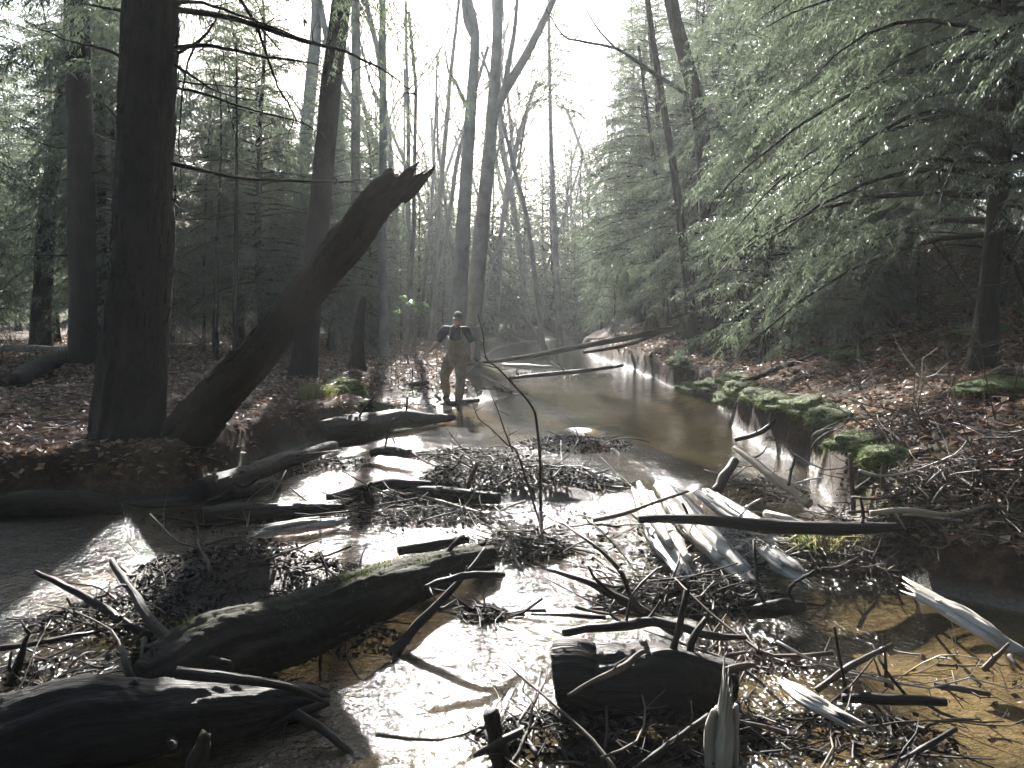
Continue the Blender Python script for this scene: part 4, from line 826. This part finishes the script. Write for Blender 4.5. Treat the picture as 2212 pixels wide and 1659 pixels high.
# ------------------------------------------------------------------ driftwood tangles, twigs
def stick_pts(g, c, L, az, el, bend):
    d = np.array([math.cos(az) * math.cos(el), math.sin(az) * math.cos(el), math.sin(el)])
    s = g.normal(0, bend, 3); m = 5
    return np.array([c + d * L * (t - .5) + s * L * (t - .5) ** 2 + g.normal(0, .008 * L, 3) for t in np.linspace(0, 1, m)])
PILES = [  # u, v, half width x, half depth y, height, tangle count, loose sticks, mat, name for labels
    (1130, 1050, 1.05, .42, .32, 680, 20, 'dark_stick', 'lying on the mid-stream debris heap below the whip sapling', 0.0),
    (1240, 960, .75, .75, .12, 260, 10, 'dark_stick', 'strewn on the shoal upstream of the mid debris heap', .2),
    (1130, 1190, .38, .26, .22, 260, 7, 'dark_stick', 'caught on the small black clump below the mid debris heap', .3),
    (930, 1120, .6, .3, .10, 150, 9, 'dark_stick', 'scattered in the glittering shallows behind the mossy log', .2),
    (560, 1250, .85, .42, .14, 300, 10, 'dark_stick', 'lying in the litter bar behind the mossy log', .1),
    (300, 1340, .6, .35, .16, 200, 6, 'dark_stick', 'wedged in the dark between the mossy log and the left pool', .2),
    (1500, 1300, .62, .30, .16, 330, 12, 'dark_stick', 'piled behind the square-ended block', .1),
    (1340, 1590, .62, .22, .12, 260, 9, 'dark_stick', 'matted in the bottom riffle below the square-ended block', .2),
    (1560, 1190, .6, .65, .12, 260, 14, 'pale_log', 'caught among the bleached timbers', .9),
    (1860, 1200, .75, .5, .26, 420, 18, 'stick', 'jammed into the brush pile under the near bank', .5),
    (2120, 1230, .6, .5, .30, 330, 14, 'stick', 'in the brush on the near bank above the grey plank', .7),
    (1800, 1590, .5, .2, .08, 110, 6, 'dark_stick', 'lying in the clear sandy pool', .2),
    (1200, 810, 1.6, 1.6, .12, 220, 8, 'stick', 'washed up around the curved log at the bend', .5),
    (1080, 850, .6, .6, .10, 110, 5, 'dark_stick', 'at the waterline beside the person', .2),
    (820, 1085, .4, .25, .12, 110, 5, 'dark_stick', 'around the stout pale-faced stub in the mid shallows', .2),
    (1045, 1330, .16, .12, .08, 60, 3, 'dark_stick', 'on the little clump stranded in the bright riffle', .4),
    (1640, 1060, .45, .5, .12, 150, 6, 'stick', 'heaped against the tan pole at the side pool', .5),
    (1000, 985, .7, .5, .09, 150, 6, 'dark_stick', 'in the slack water above the mid debris heap', .2),
    (1950, 1110, .6, .5, .2, 240, 10, 'stick', 'fallen on the near bank beneath the upright sticks', .6),
    (700, 1005, .6, .5, .10, 120, 5, 'dark_stick', 'along the waterline by the slick sloping log', .2),
]
PILES += [(1000, 1120, 1.3, .55, .05, 110, 10, 'dark_stick', 'stranded in the shallows between the mid heap and the mossy log', .3), (1420, 1180, .8, .8, .06, 80, 6, 'dark_stick', 'drifting beside the brown eddy', .4),
          (560, 1120, 1.0, .5, .05, 80, 7, 'dark_stick', 'floating below the corner bank', .2), (250, 1480, .8, .4, .12, 160, 6, 'dark_stick', 'snagged on the blunt-tipped black log', .3), (640, 1385, .6, .25, .2, 160, 6, 'dark_stick', 'draped over the moss-topped log', .3), (1620, 1420, .3, .25, .05, 60, 5, 'stick', 'lodged at the lip of the clear sandy pool', .4), (2050, 1480, .5, .4, .03, 12, 6, 'stick', 'scattered over the gold bed of the clear sandy pool', .5)]
def piles():
    for n, (u, v, hx, hy, hz, cnt, loose, mt, where, mess) in enumerate(PILES):
        g = np.random.default_rng(300 + n); c = gp(u, v, 0); B = MB(); az0 = g.uniform(0, 3.14)
        def spot():
            r = math.sqrt(g.random()); a = g.random() * 6.28
            x, y = c.x + hx * r * math.cos(a), c.y + hy * r * math.sin(a)
            return x, y, max(gz(x, y), -.01) + .01 + hz * (1 - r * r) * g.random()
        for k in range(cnt):
            x, y, z = spot(); L = .10 + .42 * g.random() ** 2; r = .0015 + .008 * g.random() ** 3
            P = stick_pts(g, np.array([x, y, z]), L, g.normal(az0, .9), g.normal(.03, .22), .25)
            tube(B, P, [r, r * .4], 4, cap=False)
        # wet leaf scraps and bark chips mixed in
        m = cnt * 9; rr = np.sqrt(g.random(m)); aa = g.random(m) * 6.28
        X = c.x + hx * rr * np.cos(aa); Y = c.y + hy * rr * np.sin(aa); Z = np.maximum(ground_z(X, Y), -.01) + .005 + hz * (1 - rr ** 2) * g.random(m) * .8
        a = g.normal(0, 1, (m, 3)); a[:, 2] *= .5; a /= np.linalg.norm(a, axis=1)[:, None]; b = np.cross(a, g.normal(0, 1, (m, 3))); b /= np.linalg.norm(b, axis=1)[:, None]
        sz = (.004 + .026 * g.random(m) ** 2)[:, None]; C = np.stack([X, Y, Z], 1)
        B.add(np.stack([C - a * sz, C + b * sz * .5, C + a * sz, C - b * sz * .5], 1).reshape(-1, 3), np.arange(m * 4).reshape(m, 4))
        tag(B.build('driftwood_tangle', M[mt], origin=(c.x, c.y, 0), smooth=True), 'tangle of small twigs and wet scraps ' + where, 'driftwood', kind='stuff')
        for k in range(loose):
            x, y, z = spot(); L = .35 + .75 * g.random(); r = .004 + .009 * g.random() ** 1.5
            P = stick_pts(g, np.array([x, y, z + .03]), L, g.normal(az0, .8), g.normal(.05, .2) + (.35 * mess if g.random() < .4 else 0), .3)
            B = MB(); P[1:-1] += g.normal(0, .022 * L, (3, 3)); SS = spline(P, 2); tube(B, SS, [r, r * .4], 6, rough=.15)
            for q in range(g.integers(1, 5)):
                i = g.integers(2, len(SS) - 1); e = SS[i] + (SS[-1] - SS[0]) / L * .12 * g.random() + g.normal(0, .07, 3); tube(B, [SS[i], (SS[i] + e) / 2 + g.normal(0, .008, 3), e], [r * .45, .0015], 4, cap=False)
            f = g.random()
            o = B.build('driftwood_stick', M['pale_log' if f < .12 + .3 * mess and mess > .4 else ('stick' if f < .5 else mt)], origin=(x, y, z))
            tag(o, 'loose bare stick ' + where, 'stick', 'sticks ' + where)
piles()

# ------------------------------------------------------------------ forest litter
def scatter(n, x0, x1, y0, y1, smin, g, keep=None):
    X = g.uniform(x0, x1, n); Y = y0 + (y1 - y0) * g.random(n) ** 1.6
    s = creek_dist(X, Y); ok = s > smin
    if keep is not None: ok &= keep(X, Y, s, g)
    return X[ok], Y[ok]
def litter():
    g = np.random.default_rng(9)
    notspit = lambda X, Y, s, g: (np.exp(-(((X + 1.75) / 1.25) ** 2 + ((Y - 14.9) / 1.7) ** 2) ** 1.5) < .35) | (g.random(len(X)) < .12)
    fields = (('fallen_leaves', 'dry brown leaves carpeting the slope above the mossy bank', 62000, 2.2, 17, 4.0, 34, .16), ('fallen_leaves', 'dry brown leaves scattered on the flat forest floor', 42000, -17, -.3, 7, 38, .2))
    for nm, lb, n, x0, x1, y0, y1, sm in fields:
        X, Y = scatter(n, x0, x1, y0, y1, sm, g, notspit); m = len(X); Z = ground_z(X, Y) + .004 + .03 * g.random(m)
        az = g.random(m) * 6.28; tilt = g.normal(0, .42, m); tl2 = g.normal(0, .3, m); sz = g.uniform(.022, .05, m) * (1 + .02 * Y)
        a = np.stack([np.cos(az), np.sin(az), tilt], 1); a /= np.linalg.norm(a, axis=1)[:, None]
        b = np.stack([-np.sin(az), np.cos(az), tl2], 1); b /= np.linalg.norm(b, axis=1)[:, None]; nn = np.cross(a, b)
        C = np.stack([X, Y, Z], 1); s = sz[:, None]; cu = (g.uniform(-.1, .6, m))[:, None]
        V = np.stack([C - a * s, C - a * s * .1 + b * s * .62 + nn * s * cu, C + a * s * 1.1 + nn * s * cu * .6, C - a * s * .1 - b * s * .62 + nn * s * cu], 1)
        i = np.arange(m)[:, None] * 4
        B = MB(); B.add(V.reshape(-1, 3), None, np.concatenate([i + [0, 1, 2], i + [0, 2, 3]]))
        tag(B.build(nm, M['litter'], smooth=False), lb, 'leaves', kind='stuff')
    # twigs on the forest floor
    for lb, n, x0, x1, y0, y1 in (('thin twigs littering the slope above the mossy bank', 900, 2.4, 12, 4, 26), ('thin twigs littering the flat forest floor', 1300, -14, -1, 8, 32)):
        X, Y = scatter(n, x0, x1, y0, y1, .2, g); B = MB()
        for x, y, z in zip(X, Y, ground_z(X, Y)):
            L = .2 + .9 * g.random() ** 2; r = (.003 + .008 * g.random() ** 2) * (1 + .02 * y)
            tube(B, stick_pts(g, np.array([x, y, z + .03 + .05 * g.random()]), L, g.random() * 6.28, g.normal(0, .08), .2), [r, r * .4], 4, cap=False)
        tag(B.build('twig_litter', M['stick']), lb, 'twigs', kind='stuff')
    # understory brush: upright leafless stems
    for lb, n, x0, x1, y0, y1, sm in (('low leafless brush growing on the flat forest floor', 420, -15, -1.2, 17, 40, .6), ('low leafless brush growing at the far creek bend', 260, 3, 12, 26, 48, .5), ('wiry leafless brush on the near bank above the clear sandy pool', 70, 2.8, 6, 4.2, 8, .3)):
        X, Y = scatter(n, x0, x1, y0, y1, sm, g); B = MB()
        for x, y, z in zip(X, Y, ground_z(X, Y)):
            h = .35 + .9 * g.random(); p = np.array([x, y, z - .03]); d = np.array([g.normal(0, .35), g.normal(0, .35), 1.])
            P = np.array([p + d * h * t + g.normal(0, .03, 3) * t for t in np.linspace(0, 1, 5)]); tube(B, P, [.007, .002], 4, cap=False)
            for k in range(7):
                i = g.integers(1, 5); e = P[i] + np.array([g.normal(0, .22), g.normal(0, .22), g.normal(.12, .12)]); tube(B, [P[i], (P[i] + e) / 2 + g.normal(0, .02, 3), e], [.003, .001], 3, cap=False)
        tag(B.build('leafless_brush', M['stick']), lb, 'brush', kind='stuff')
litter()

# ------------------------------------------------------------------ moss cushions on the undercut bank, grass tufts
def moss(x, y, rx, ry, rz, label, group=None, dirx=0, diry=0, grassy=.0):
    g = np.random.default_rng(int(abs(x * 977 + y * 131)))
    z = gz(x, y); bm = bmesh.new(); bmesh.ops.create_icosphere(bm, subdivisions=4, radius=1)
    sd = g.random() * 40; V = []
    for v in bm.verts:
        n = v.co.copy(); f = 1 + .35 * mnoise.noise(n * 1.6 + Vector((sd, 0, 0))) + .16 * mnoise.noise(n * 5 + Vector((0, sd, 0)))
        p = Vector((n.x * rx * f, n.y * ry * f, n.z * rz * f))
        if n.z < 0: p.z *= .7
        v.co = p
    me = bpy.data.meshes.new('moss_cushion'); bm.to_mesh(me); me.materials.append(M['mosslump'])
    for p in me.polygons: p.use_smooth = True
    co = np.array([v.co[:] for v in bm.verts]); no = np.array([v.normal[:] for v in bm.verts]); bm.free()
    t = empty('moss_clump', (x, y, z)); link('cushion', me, t)
    m = 4200; i = g.integers(0, len(co), m); n = no[i]; base = co[i] + g.normal(0, .012, (m, 3)); L = g.uniform(.008, .028 + grassy, m)[:, None]
    d = n + g.normal(0, .5, (m, 3)); d[:, 2] -= .15; d /= np.linalg.norm(d, axis=1)[:, None]; sd_ = np.cross(d, g.normal(0, 1, (m, 3))); sd_ /= np.linalg.norm(sd_, axis=1)[:, None]
    w = .003 + .002 * g.random((m, 1)); tip = base + d * L; tip[:, 2] -= .4 * L[:, 0]
    B = MB(); B.add(np.stack([base - sd_ * w, base + sd_ * w, tip], 1).reshape(-1, 3), None, np.arange(m * 3).reshape(m, 3))
    f = link('fringe', B.mesh('moss_fringe', M['mossblade'], smooth=False), t); f["kind"] = "stuff"
    return tag(t, label, 'moss', group)
def edge_at(y, xin, out):
    return float(np.interp(y, [p[1] for p in RE], [p[0] for p in RE])) + out
for y, out, rx, ry, rz, lb in ((19.6, .2, .30, .75, .13, 'yellow-green moss edge at the start of the undercut above the lit sand'), (18.5, .14, .30, .7, .16, 'drooping moss edge hanging right over the lit sand ledge'), (17.4, .16, .32, .65, .15, 'moss edge between the lit sand ledge and the shaded bank lump'),
                           (14.6, .18, .3, .5, .13, 'dull moss edge where the bank bulges upstream of the dark hollow'), (13.6, .16, .36, .55, .17, 'big drooping moss edge over the dark undercut hollow'), (12.7, .14, .3, .45, .15, 'moss edge dripping with fibres beside the dark undercut hollow'), (11.6, .2, .3, .5, .12, 'bright moss edge at the middle of the curving bank'), (10.7, .16, .26, .45, .13, 'thin moss edge just upstream of the bank corner'),
                           (9.9, .16, .28, .42, .15, 'vivid green moss edge at the bank corner'), (9.1, .22, .26, .4, .13, 'dull moss edge just downstream of the vivid green one'), (7.2, .2, .26, .3, .11, 'moss pad behind the upright sticks'), (6.6, .32, .22, .22, .10, 'small lime moss pad at the foot of the upright sticks')):
    moss(edge_at(y, 0, out), y, rx, ry, rz, lb)
g = np.random.default_rng(44); B = MB()
for k in range(130):
    y = g.uniform(8, 20); x = edge_at(y, 0, .22 + .1 * g.random()); z = gz(x + .1, y)
    if z < .3: continue
    e = np.array([edge_at(y, 0, g.uniform(-.12, .08)), y + g.normal(0, .2), g.uniform(.0, .25)]); b = np.array([x, y, z + .02]); c = (b + e) / 2 + np.array([-.10, g.normal(0, .05), .10])
    r = .003 + .009 * g.random() ** 3; tube(B, spline([b, c, e], 4), [r, r * .3], 4, cap=False)
tag(B.build('hanging_roots', M['dark_stick']), 'fine dark roots hanging down the undercut bank below the moss edge', 'roots', kind='stuff')
p = gp(735, 850, .4); moss(p.x, p.y, .38, .5, .26, 'sunlit grassy moss hump on the bank beside the sandy spit', grassy=.12)
p = gp(110, 790, .6); moss(p.x, p.y, .45, .5, .22, 'moss hump on the log end by the spoked hemlock')
p = gp(385, 935, .5); moss(p.x, p.y, .16, .16, .12, 'small moss pad in the crook between corner trunk and snag')
g = np.random.default_rng(21)
for k in range(15):
    y = g.uniform(7, 24); x = edge_at(y, 0, g.uniform(.8, 4.5)); moss(x, y, .2 + .25 * g.random(), .2 + .25 * g.random(), .07 + .05 * g.random(), 'low moss patch among the dry leaves of the slope', 'moss patches on the slope')
def grass(u, v, z, label):
    g = np.random.default_rng(int(u)); c = gp(u, v, z); m = 160; t = None; c.z = gz(c.x, c.y)
    b = np.stack([g.normal(0, .07, m), g.normal(0, .07, m), np.full(m, -.01)], 1); d = np.stack([g.normal(0, .45, m), g.normal(0, .45, m), np.ones(m)], 1); L = g.uniform(.12, .36, m)[:, None]
    mid = b + d * L * .6; tip = b + d * L * .95 + np.stack([d[:, 0] * .12, d[:, 1] * .12, -.10 * np.ones(m)], 1) * 1.0; s = np.cross(d, [0, 1, .2]); s /= np.linalg.norm(s, axis=1)[:, None]; s *= .004
    V = np.stack([b - s, b + s, mid + s * .8, tip, mid - s * .8], 1).reshape(-1, 3); i = np.arange(m)[:, None] * 5
    B = MB(); B.add(V, i + [0, 1, 2, 4], i + [4, 2, 3])
    o = link('grass_tuft', B.mesh('grass_tuft', M['grass'], False)); o.location = c; tag(o, label, 'grass')
grass(700, 868, .4, 'yellow grass tuft on the bank beside the grassy moss hump'); grass(668, 872, .4, 'pale grass tuft at the foot of the moss hump'); grass(1760, 1020, .6, 'grass tuft at the near bank corner')

# rhododendron sprig catching the light behind the person
def rhodo():
    y = 20.0; t = empty('rhododendron', at(880, 735, y)); t.location.z = gz(t.location.x, y); g = np.random.default_rng(3)
    ends = [at(890, 652, y), at(872, 640, y), at(902, 668, y), at(860, 672, y + .3), at(915, 655, y - .2)]
    B0 = MB(); w = .022; L = .13
    B0.add([(0, 0, 0), (.35 * L, w, .006), (.75 * L, w * .8, -.004), (L, 0, -.02), (.75 * L, -w * .8, -.004), (.35 * L, -w, .006)], [(0, 1, 2, 3), (0, 3, 4, 5)]); lm = B0.mesh('rhododendron_leaf', M['rhodo'])
    for e in ends:
        B = MB(); tube(B, spline([np.array(t.location), (np.array(t.location) + np.array(e)) / 2 + g.normal(0, .08, 3), np.array(e)], 5), [.010, .004], 5); B.build('stem', M['stick'], t)
        for k in range(9):
            o = link('leaf', lm, t); o.location = Vector(e) - t.location + Vector(g.normal(0, .02, 3)); o.rotation_euler = (g.normal(0, .3), g.uniform(-.3, .7), k * .7 + g.normal(0, .15)); s = g.uniform(.8, 1.3); o.scale = (s, s, s)
    tag(t, 'rhododendron sprig with bright glossy leaves behind the person', 'shrub')
rhodo()

# ------------------------------------------------------------------ the person wading ashore
def remeshed(name, B, mt, parent, voxel, smooth=3):
    me = B.mesh(name + '_raw', M[mt]); o = link(name + '_raw', me)
    r = o.modifiers.new('r', 'REMESH'); r.mode = 'VOXEL'; r.voxel_size = voxel; r.use_smooth_shade = True
    if smooth: s = o.modifiers.new('s', 'SMOOTH'); s.iterations = smooth; s.factor = .5
    dg = bpy.context.evaluated_depsgraph_get(); out = bpy.data.meshes.new_from_object(o.evaluated_get(dg))
    bpy.data.objects.remove(o); out.materials.clear(); out.materials.append(M[mt])
    out.polygons.foreach_set("use_smooth", np.ones(len(out.polygons), bool))
    return link(name, out, parent)
def ball(B, c, r, R=None, sub=3):
    bm = bmesh.new(); bmesh.ops.create_icosphere(bm, subdivisions=sub, radius=1); r = np.array(r) if np.ndim(r) else np.full(3, r)
    v = np.array([x.co[:] for x in bm.verts]) * r; f = [[x.index for x in p.verts] for p in bm.faces]; bm.free()
    if R is not None: v = v @ np.array(R.to_3x3()).T
    B.add(v + np.array(c), None, f)
def limb(B, pts, rad, n=12, flat=1.0):
    S = spline(pts, 5); tube(B, S, rad, n, flat=flat)
    r = np.interp(np.linspace(0, 1, len(S)), np.linspace(0, 1, len(rad)), rad)
    ball(B, S[0], r[0] * .98, sub=2); ball(B, S[-1], r[-1] * .98, sub=2)
def person():
    z0 = .03
    for _ in range(8): fx, fy = gp(985, 866, z0).x, gp(985, 866, z0).y; z0 = max(gz(fx, fy), .02)
    t = empty('person', (fx, fy, z0)); zr = max(gz(fx - .22, fy + .64), .0) - z0
    # joints (x right in view, y away, z up)
    hipL, kneeL, ankL = (-.12, .30, .88), (-.23, .32, .53), (-.22, .64, .10 + zr)
    hipR, kneeR, ankR = (.07, .26, .88), (.09, .08, .49), (.05, .03, .10)
    chest, neck = (-.01, .20, 1.28), (.015, .17, 1.49)
    shL, elL, wrL = (-.215, .22, 1.415), (-.36, .25, 1.18), (-.52, .15, 1.0)
    shR, elR, wrR = (.195, .20, 1.405), (.31, .21, 1.16), (.31, .03, 1.0)
    B = MB()
    tube(B, spline([(-.02, .28, .80), (-.02, .27, .95), (-.012, .24, 1.10), chest, (-.01, .19, 1.40), (0, .18, 1.455)], 5), [.14, .16, .15, .165, .16, .09], 20, flat=.68)
    limb(B, [(-.005, .19, 1.42), neck, (.03, .14, 1.56)], [.075, .058, .055])
    HR = Matrix.Rotation(math.radians(28), 4, 'Z') @ Matrix.Rotation(math.radians(14), 4, 'X')
    hc = Vector((.04, .13, 1.63)); hv = lambda *p: hc + HR @ Vector(p)
    ball(B, hc, (.074, .094, .108), HR); ball(B, hv(0, -.022, -.055), (.056, .068, .062), HR)
    ball(B, hv(0, -.098, -.018), (.013, .020, .022), HR); limb(B, [hv(0, -.086, .015), hv(0, -.098, -.012)], [.009, .013], 8)
    for s in (-1, 1): ball(B, hv(s * .077, .005, -.015), (.010, .022, .032), HR); ball(B, hv(s * .03, -.082, .022), (.022, .010, .008), HR)
    ball(B, hv(0, -.078, -.088), (.025, .022, .02), HR)
    for sh, el, wr in ((shL, elL, wrL), (shR, elR, wrR)):
        limb(B, [sh, ((sh[0] + el[0]) / 2, (sh[1] + el[1]) / 2, (sh[2] + el[2]) / 2), el], [.062, .052, .042]); limb(B, [el, tuple((a * .6 + b * .4) for a, b in zip(el, wr)), wr], [.042, .044, .028])
        limb(B, [(0, .2, 1.40), sh], [.08, .066])
    for hp, kn, an in ((hipL, kneeL, ankL), (hipR, kneeR, ankR)): limb(B, [hp, kn], [.09, .058]); limb(B, [kn, an], [.056, .04])
    # hands: palm and five curled fingers
    for wr, el, side in ((wrL, elL, -1), (wrR, elR, 1)):
        w = Vector(wr); d = (w - Vector(el)).normalized(); d = (d + Vector((0, -.15, -.55))).normalized()
        lat = Vector((0, -1, 0)) - d * d.dot(Vector((0, -1, 0))); lat.normalize(); nrm = d.cross(lat) * side
        if nrm.x * side > 0: nrm = -nrm                                   # palm side faces the thigh
        limb(B, [w, w + d * .05, w + d * .09], [.027, .036, .036], 12, flat=.6)
        for j, ln in enumerate((.068, .076, .071, .055)):
            b = w + d * .085 + lat * (.028 - .019 * j); c = .2 + .1 * j
            p1 = b + (d + nrm * c * .5).normalized() * ln * .45; p2 = p1 + (d + nrm * c * 1.6).normalized() * ln * .32; p3 = p2 + (d + nrm * c * 2.8).normalized() * ln * .26
            limb(B, [b, p1, p2, p3], [.0095, .0092, .0085, .0075], 8)
        tb = w + d * .025 + lat * .028; t1 = tb + (d * .6 + lat * .8).normalized() * .04; t2 = t1 + (d * .9 + lat * .3 + nrm * .3).normalized() * .032
        limb(B, [tb, t1, t2], [.014, .011, .009], 8)
    remeshed('body', B, 'skin', t, .0075, 1)
    # shirt: short sleeves ending at the elbow
    B = MB(); tube(B, spline([(-.012, .24, 1.06), (-.01, .225, 1.16), chest, (-.01, .19, 1.395), (.0, .18, 1.46), (.008, .175, 1.475)], 5), [.178, .182, .19, .185, .12, .085], 22, flat=.72)
    for sh, el in ((shL, elL), (shR, elR)):
        e = tuple(a * .12 + b * .88 for a, b in zip(sh, el)); limb(B, [(0, .2, 1.39), sh], [.095, .086]); S = spline([sh, tuple((a + b) / 2 for a, b in zip(sh, e)), e], 5); tube(B, S, [.086, .078, .072], 14, rough=.12)
    limb(B, [(-.07, .14, 1.465), (.01, .09, 1.445), (.08, .13, 1.46)], [.022, .02, .022], 8)
    remeshed('shirt', B, 'shirt', t, .010, 2)
    # chest waders with baggy legs, boots and shoulder straps
    B = MB(); tube(B, spline([(-.02, .29, .74), (-.02, .28, .86), (-.02, .265, .98), (-.012, .24, 1.12), (-.012, .22, 1.24), (-.012, .205, 1.285)], 5), [.17, .20, .195, .195, .20, .198], 24, flat=.76, rough=.08)
    for hp, kn, an in ((hipL, kneeL, ankL), (hipR, kneeR, ankR)):
        m1 = tuple((a + b) / 2 for a, b in zip(hp, kn)); m2 = tuple(a * .45 + b * .55 for a, b in zip(kn, an))
        S = spline([hp, m1, kn, m2, an], 8); tube(B, S, [.125, .115, .092, .088, .07], 18, rough=.16, fine=.05); ball(B, hp, .12, sub=2)
    remeshed('waders', B, 'waders', t, .010, 2)
    B = MB(); tube(B, spline([(-.12, .055, 1.28), (-.11, .06, 1.38), (-.10, .13, 1.475), (-.09, .24, 1.47)], 5), .016, 6, flat=.5); tube(B, spline([(.10, .05, 1.28), (.10, .06, 1.38), (.09, .13, 1.47), (.08, .24, 1.465)], 5), .016, 6, flat=.5)
    B.build('shoulder_straps', M['waders'], None).parent = t
    for an, fwd in ((ankL, Vector((-.25, -1, 0))), (ankR, Vector((.0, -1, 0)))):
        f = fwd.normalized(); a = Vector(an); s = a.z - .10; B = MB()
        limb(B, [a + Vector((0, 0, .06)), a, Vector((a.x, a.y, s + .05))], [.066, .062, .058], 12)
        limb(B, [Vector((a.x, a.y, s + .048)) - f * .05, Vector((a.x, a.y, s + .05)) + f * .06, Vector((a.x, a.y, s + .036)) + f * .17], [.050, .054, .038], 12)
        remeshed('boot', B, 'boot', t, .008, 2)
    # cap: crown and brim
    B = MB(); cc = hv(0, .004, .045); bm = bmesh.new(); bmesh.ops.create_icosphere(bm, subdivisions=4, radius=1)
    vv = []
    for v in bm.verts:
        p = Vector(v.co); z = p.z if p.z > -.12 else -.12 + (p.z + .12) * .08
        vv.append(cc + HR @ Vector((p.x * .087, p.y * .105, z * .085)))
    B.add([v[:] for v in vv], None, [[x.index for x in f.verts] for f in bm.faces]); bm.free(); cp = B.build('cap', M['cap'], None); cp.parent = t
    B = MB(); ang = np.linspace(-1.15, 1.15, 15); V = []
    for k, a in enumerate(ang):
        for (rr, dz) in ((1.0, .0), (1.0, -.006), (1.0 + .62 * math.cos(a) ** .8, -.022 - .006), (1.0 + .62 * math.cos(a) ** .8, -.022)):
            V.append((cc + HR @ Vector((math.sin(a) * .085 * (rr if rr < 1.01 else 1 + (rr - 1) * .15), -math.cos(a) * .104 * rr, -.008 + dz - .012 * abs(math.sin(a)))))[:])
    q = [(4 * i + j, 4 * i + (j + 1) % 4, 4 * i + 4 + (j + 1) % 4, 4 * i + 4 + j) for i in range(14) for j in range(4)] + [(3, 2, 1, 0), (56, 57, 58, 59)]
    B.add(V, q); B.build('brim', M['cap'], None).parent = cp
    B = MB(); tube(B, [hv(math.sin(a) * .079, math.cos(a) * .097 + .002, -.022 + .01 * math.cos(a)) for a in np.linspace(-1.7, 1.7, 14)], .016, 6); B.build('hair', M['hair'], None).parent = t
    for s in (-1, 1): B = MB(); ball(B, hv(s * .03, -.083, .004), .0095, sub=2); B.build('eye', M['eye'], None).parent = t
    B = MB(); tube(B, [hv(-.022, -.076, -.058), hv(0, -.084, -.055), hv(.022, -.076, -.058)], .0045, 6); B.build('mouth', M['hair'], None).parent = t
    t.scale = (.97, .97, .97)
    tag(t, 'person in olive cap, dark shirt and brown chest waders stepping through the shallows', 'person')
person()

# ------------------------------------------------------------------ haze
def haze():
    B = MB(); x0, x1, y0, y1, z0, z1 = -540, 540, -130, 920, -2, 42
    V = [(x, y, z) for x in (x0, x1) for y in (y0, y1) for z in (z0, z1)]
    B.add(V, [(0, 1, 3, 2), (4, 6, 7, 5), (0, 4, 5, 1), (2, 3, 7, 6), (0, 2, 6, 4), (1, 5, 7, 3)])
    m = bpy.data.materials.new('haze_air'); m.use_nodes = True; nt = m.node_tree; nt.nodes.remove(nt.nodes["Principled BSDF"])
    v = nt.nodes.new("ShaderNodeVolumePrincipled"); v.inputs["Density"].default_value = HAZE; v.inputs["Color"].default_value = (.93, .96, .96, 1); v.inputs["Anisotropy"].default_value = .45
    nt.links.new(v.outputs[0], nt.nodes["Material Output"].inputs["Volume"])
    tag(B.build('haze', m, smooth=False), kind='stuff')
HAZE = .00068
haze()
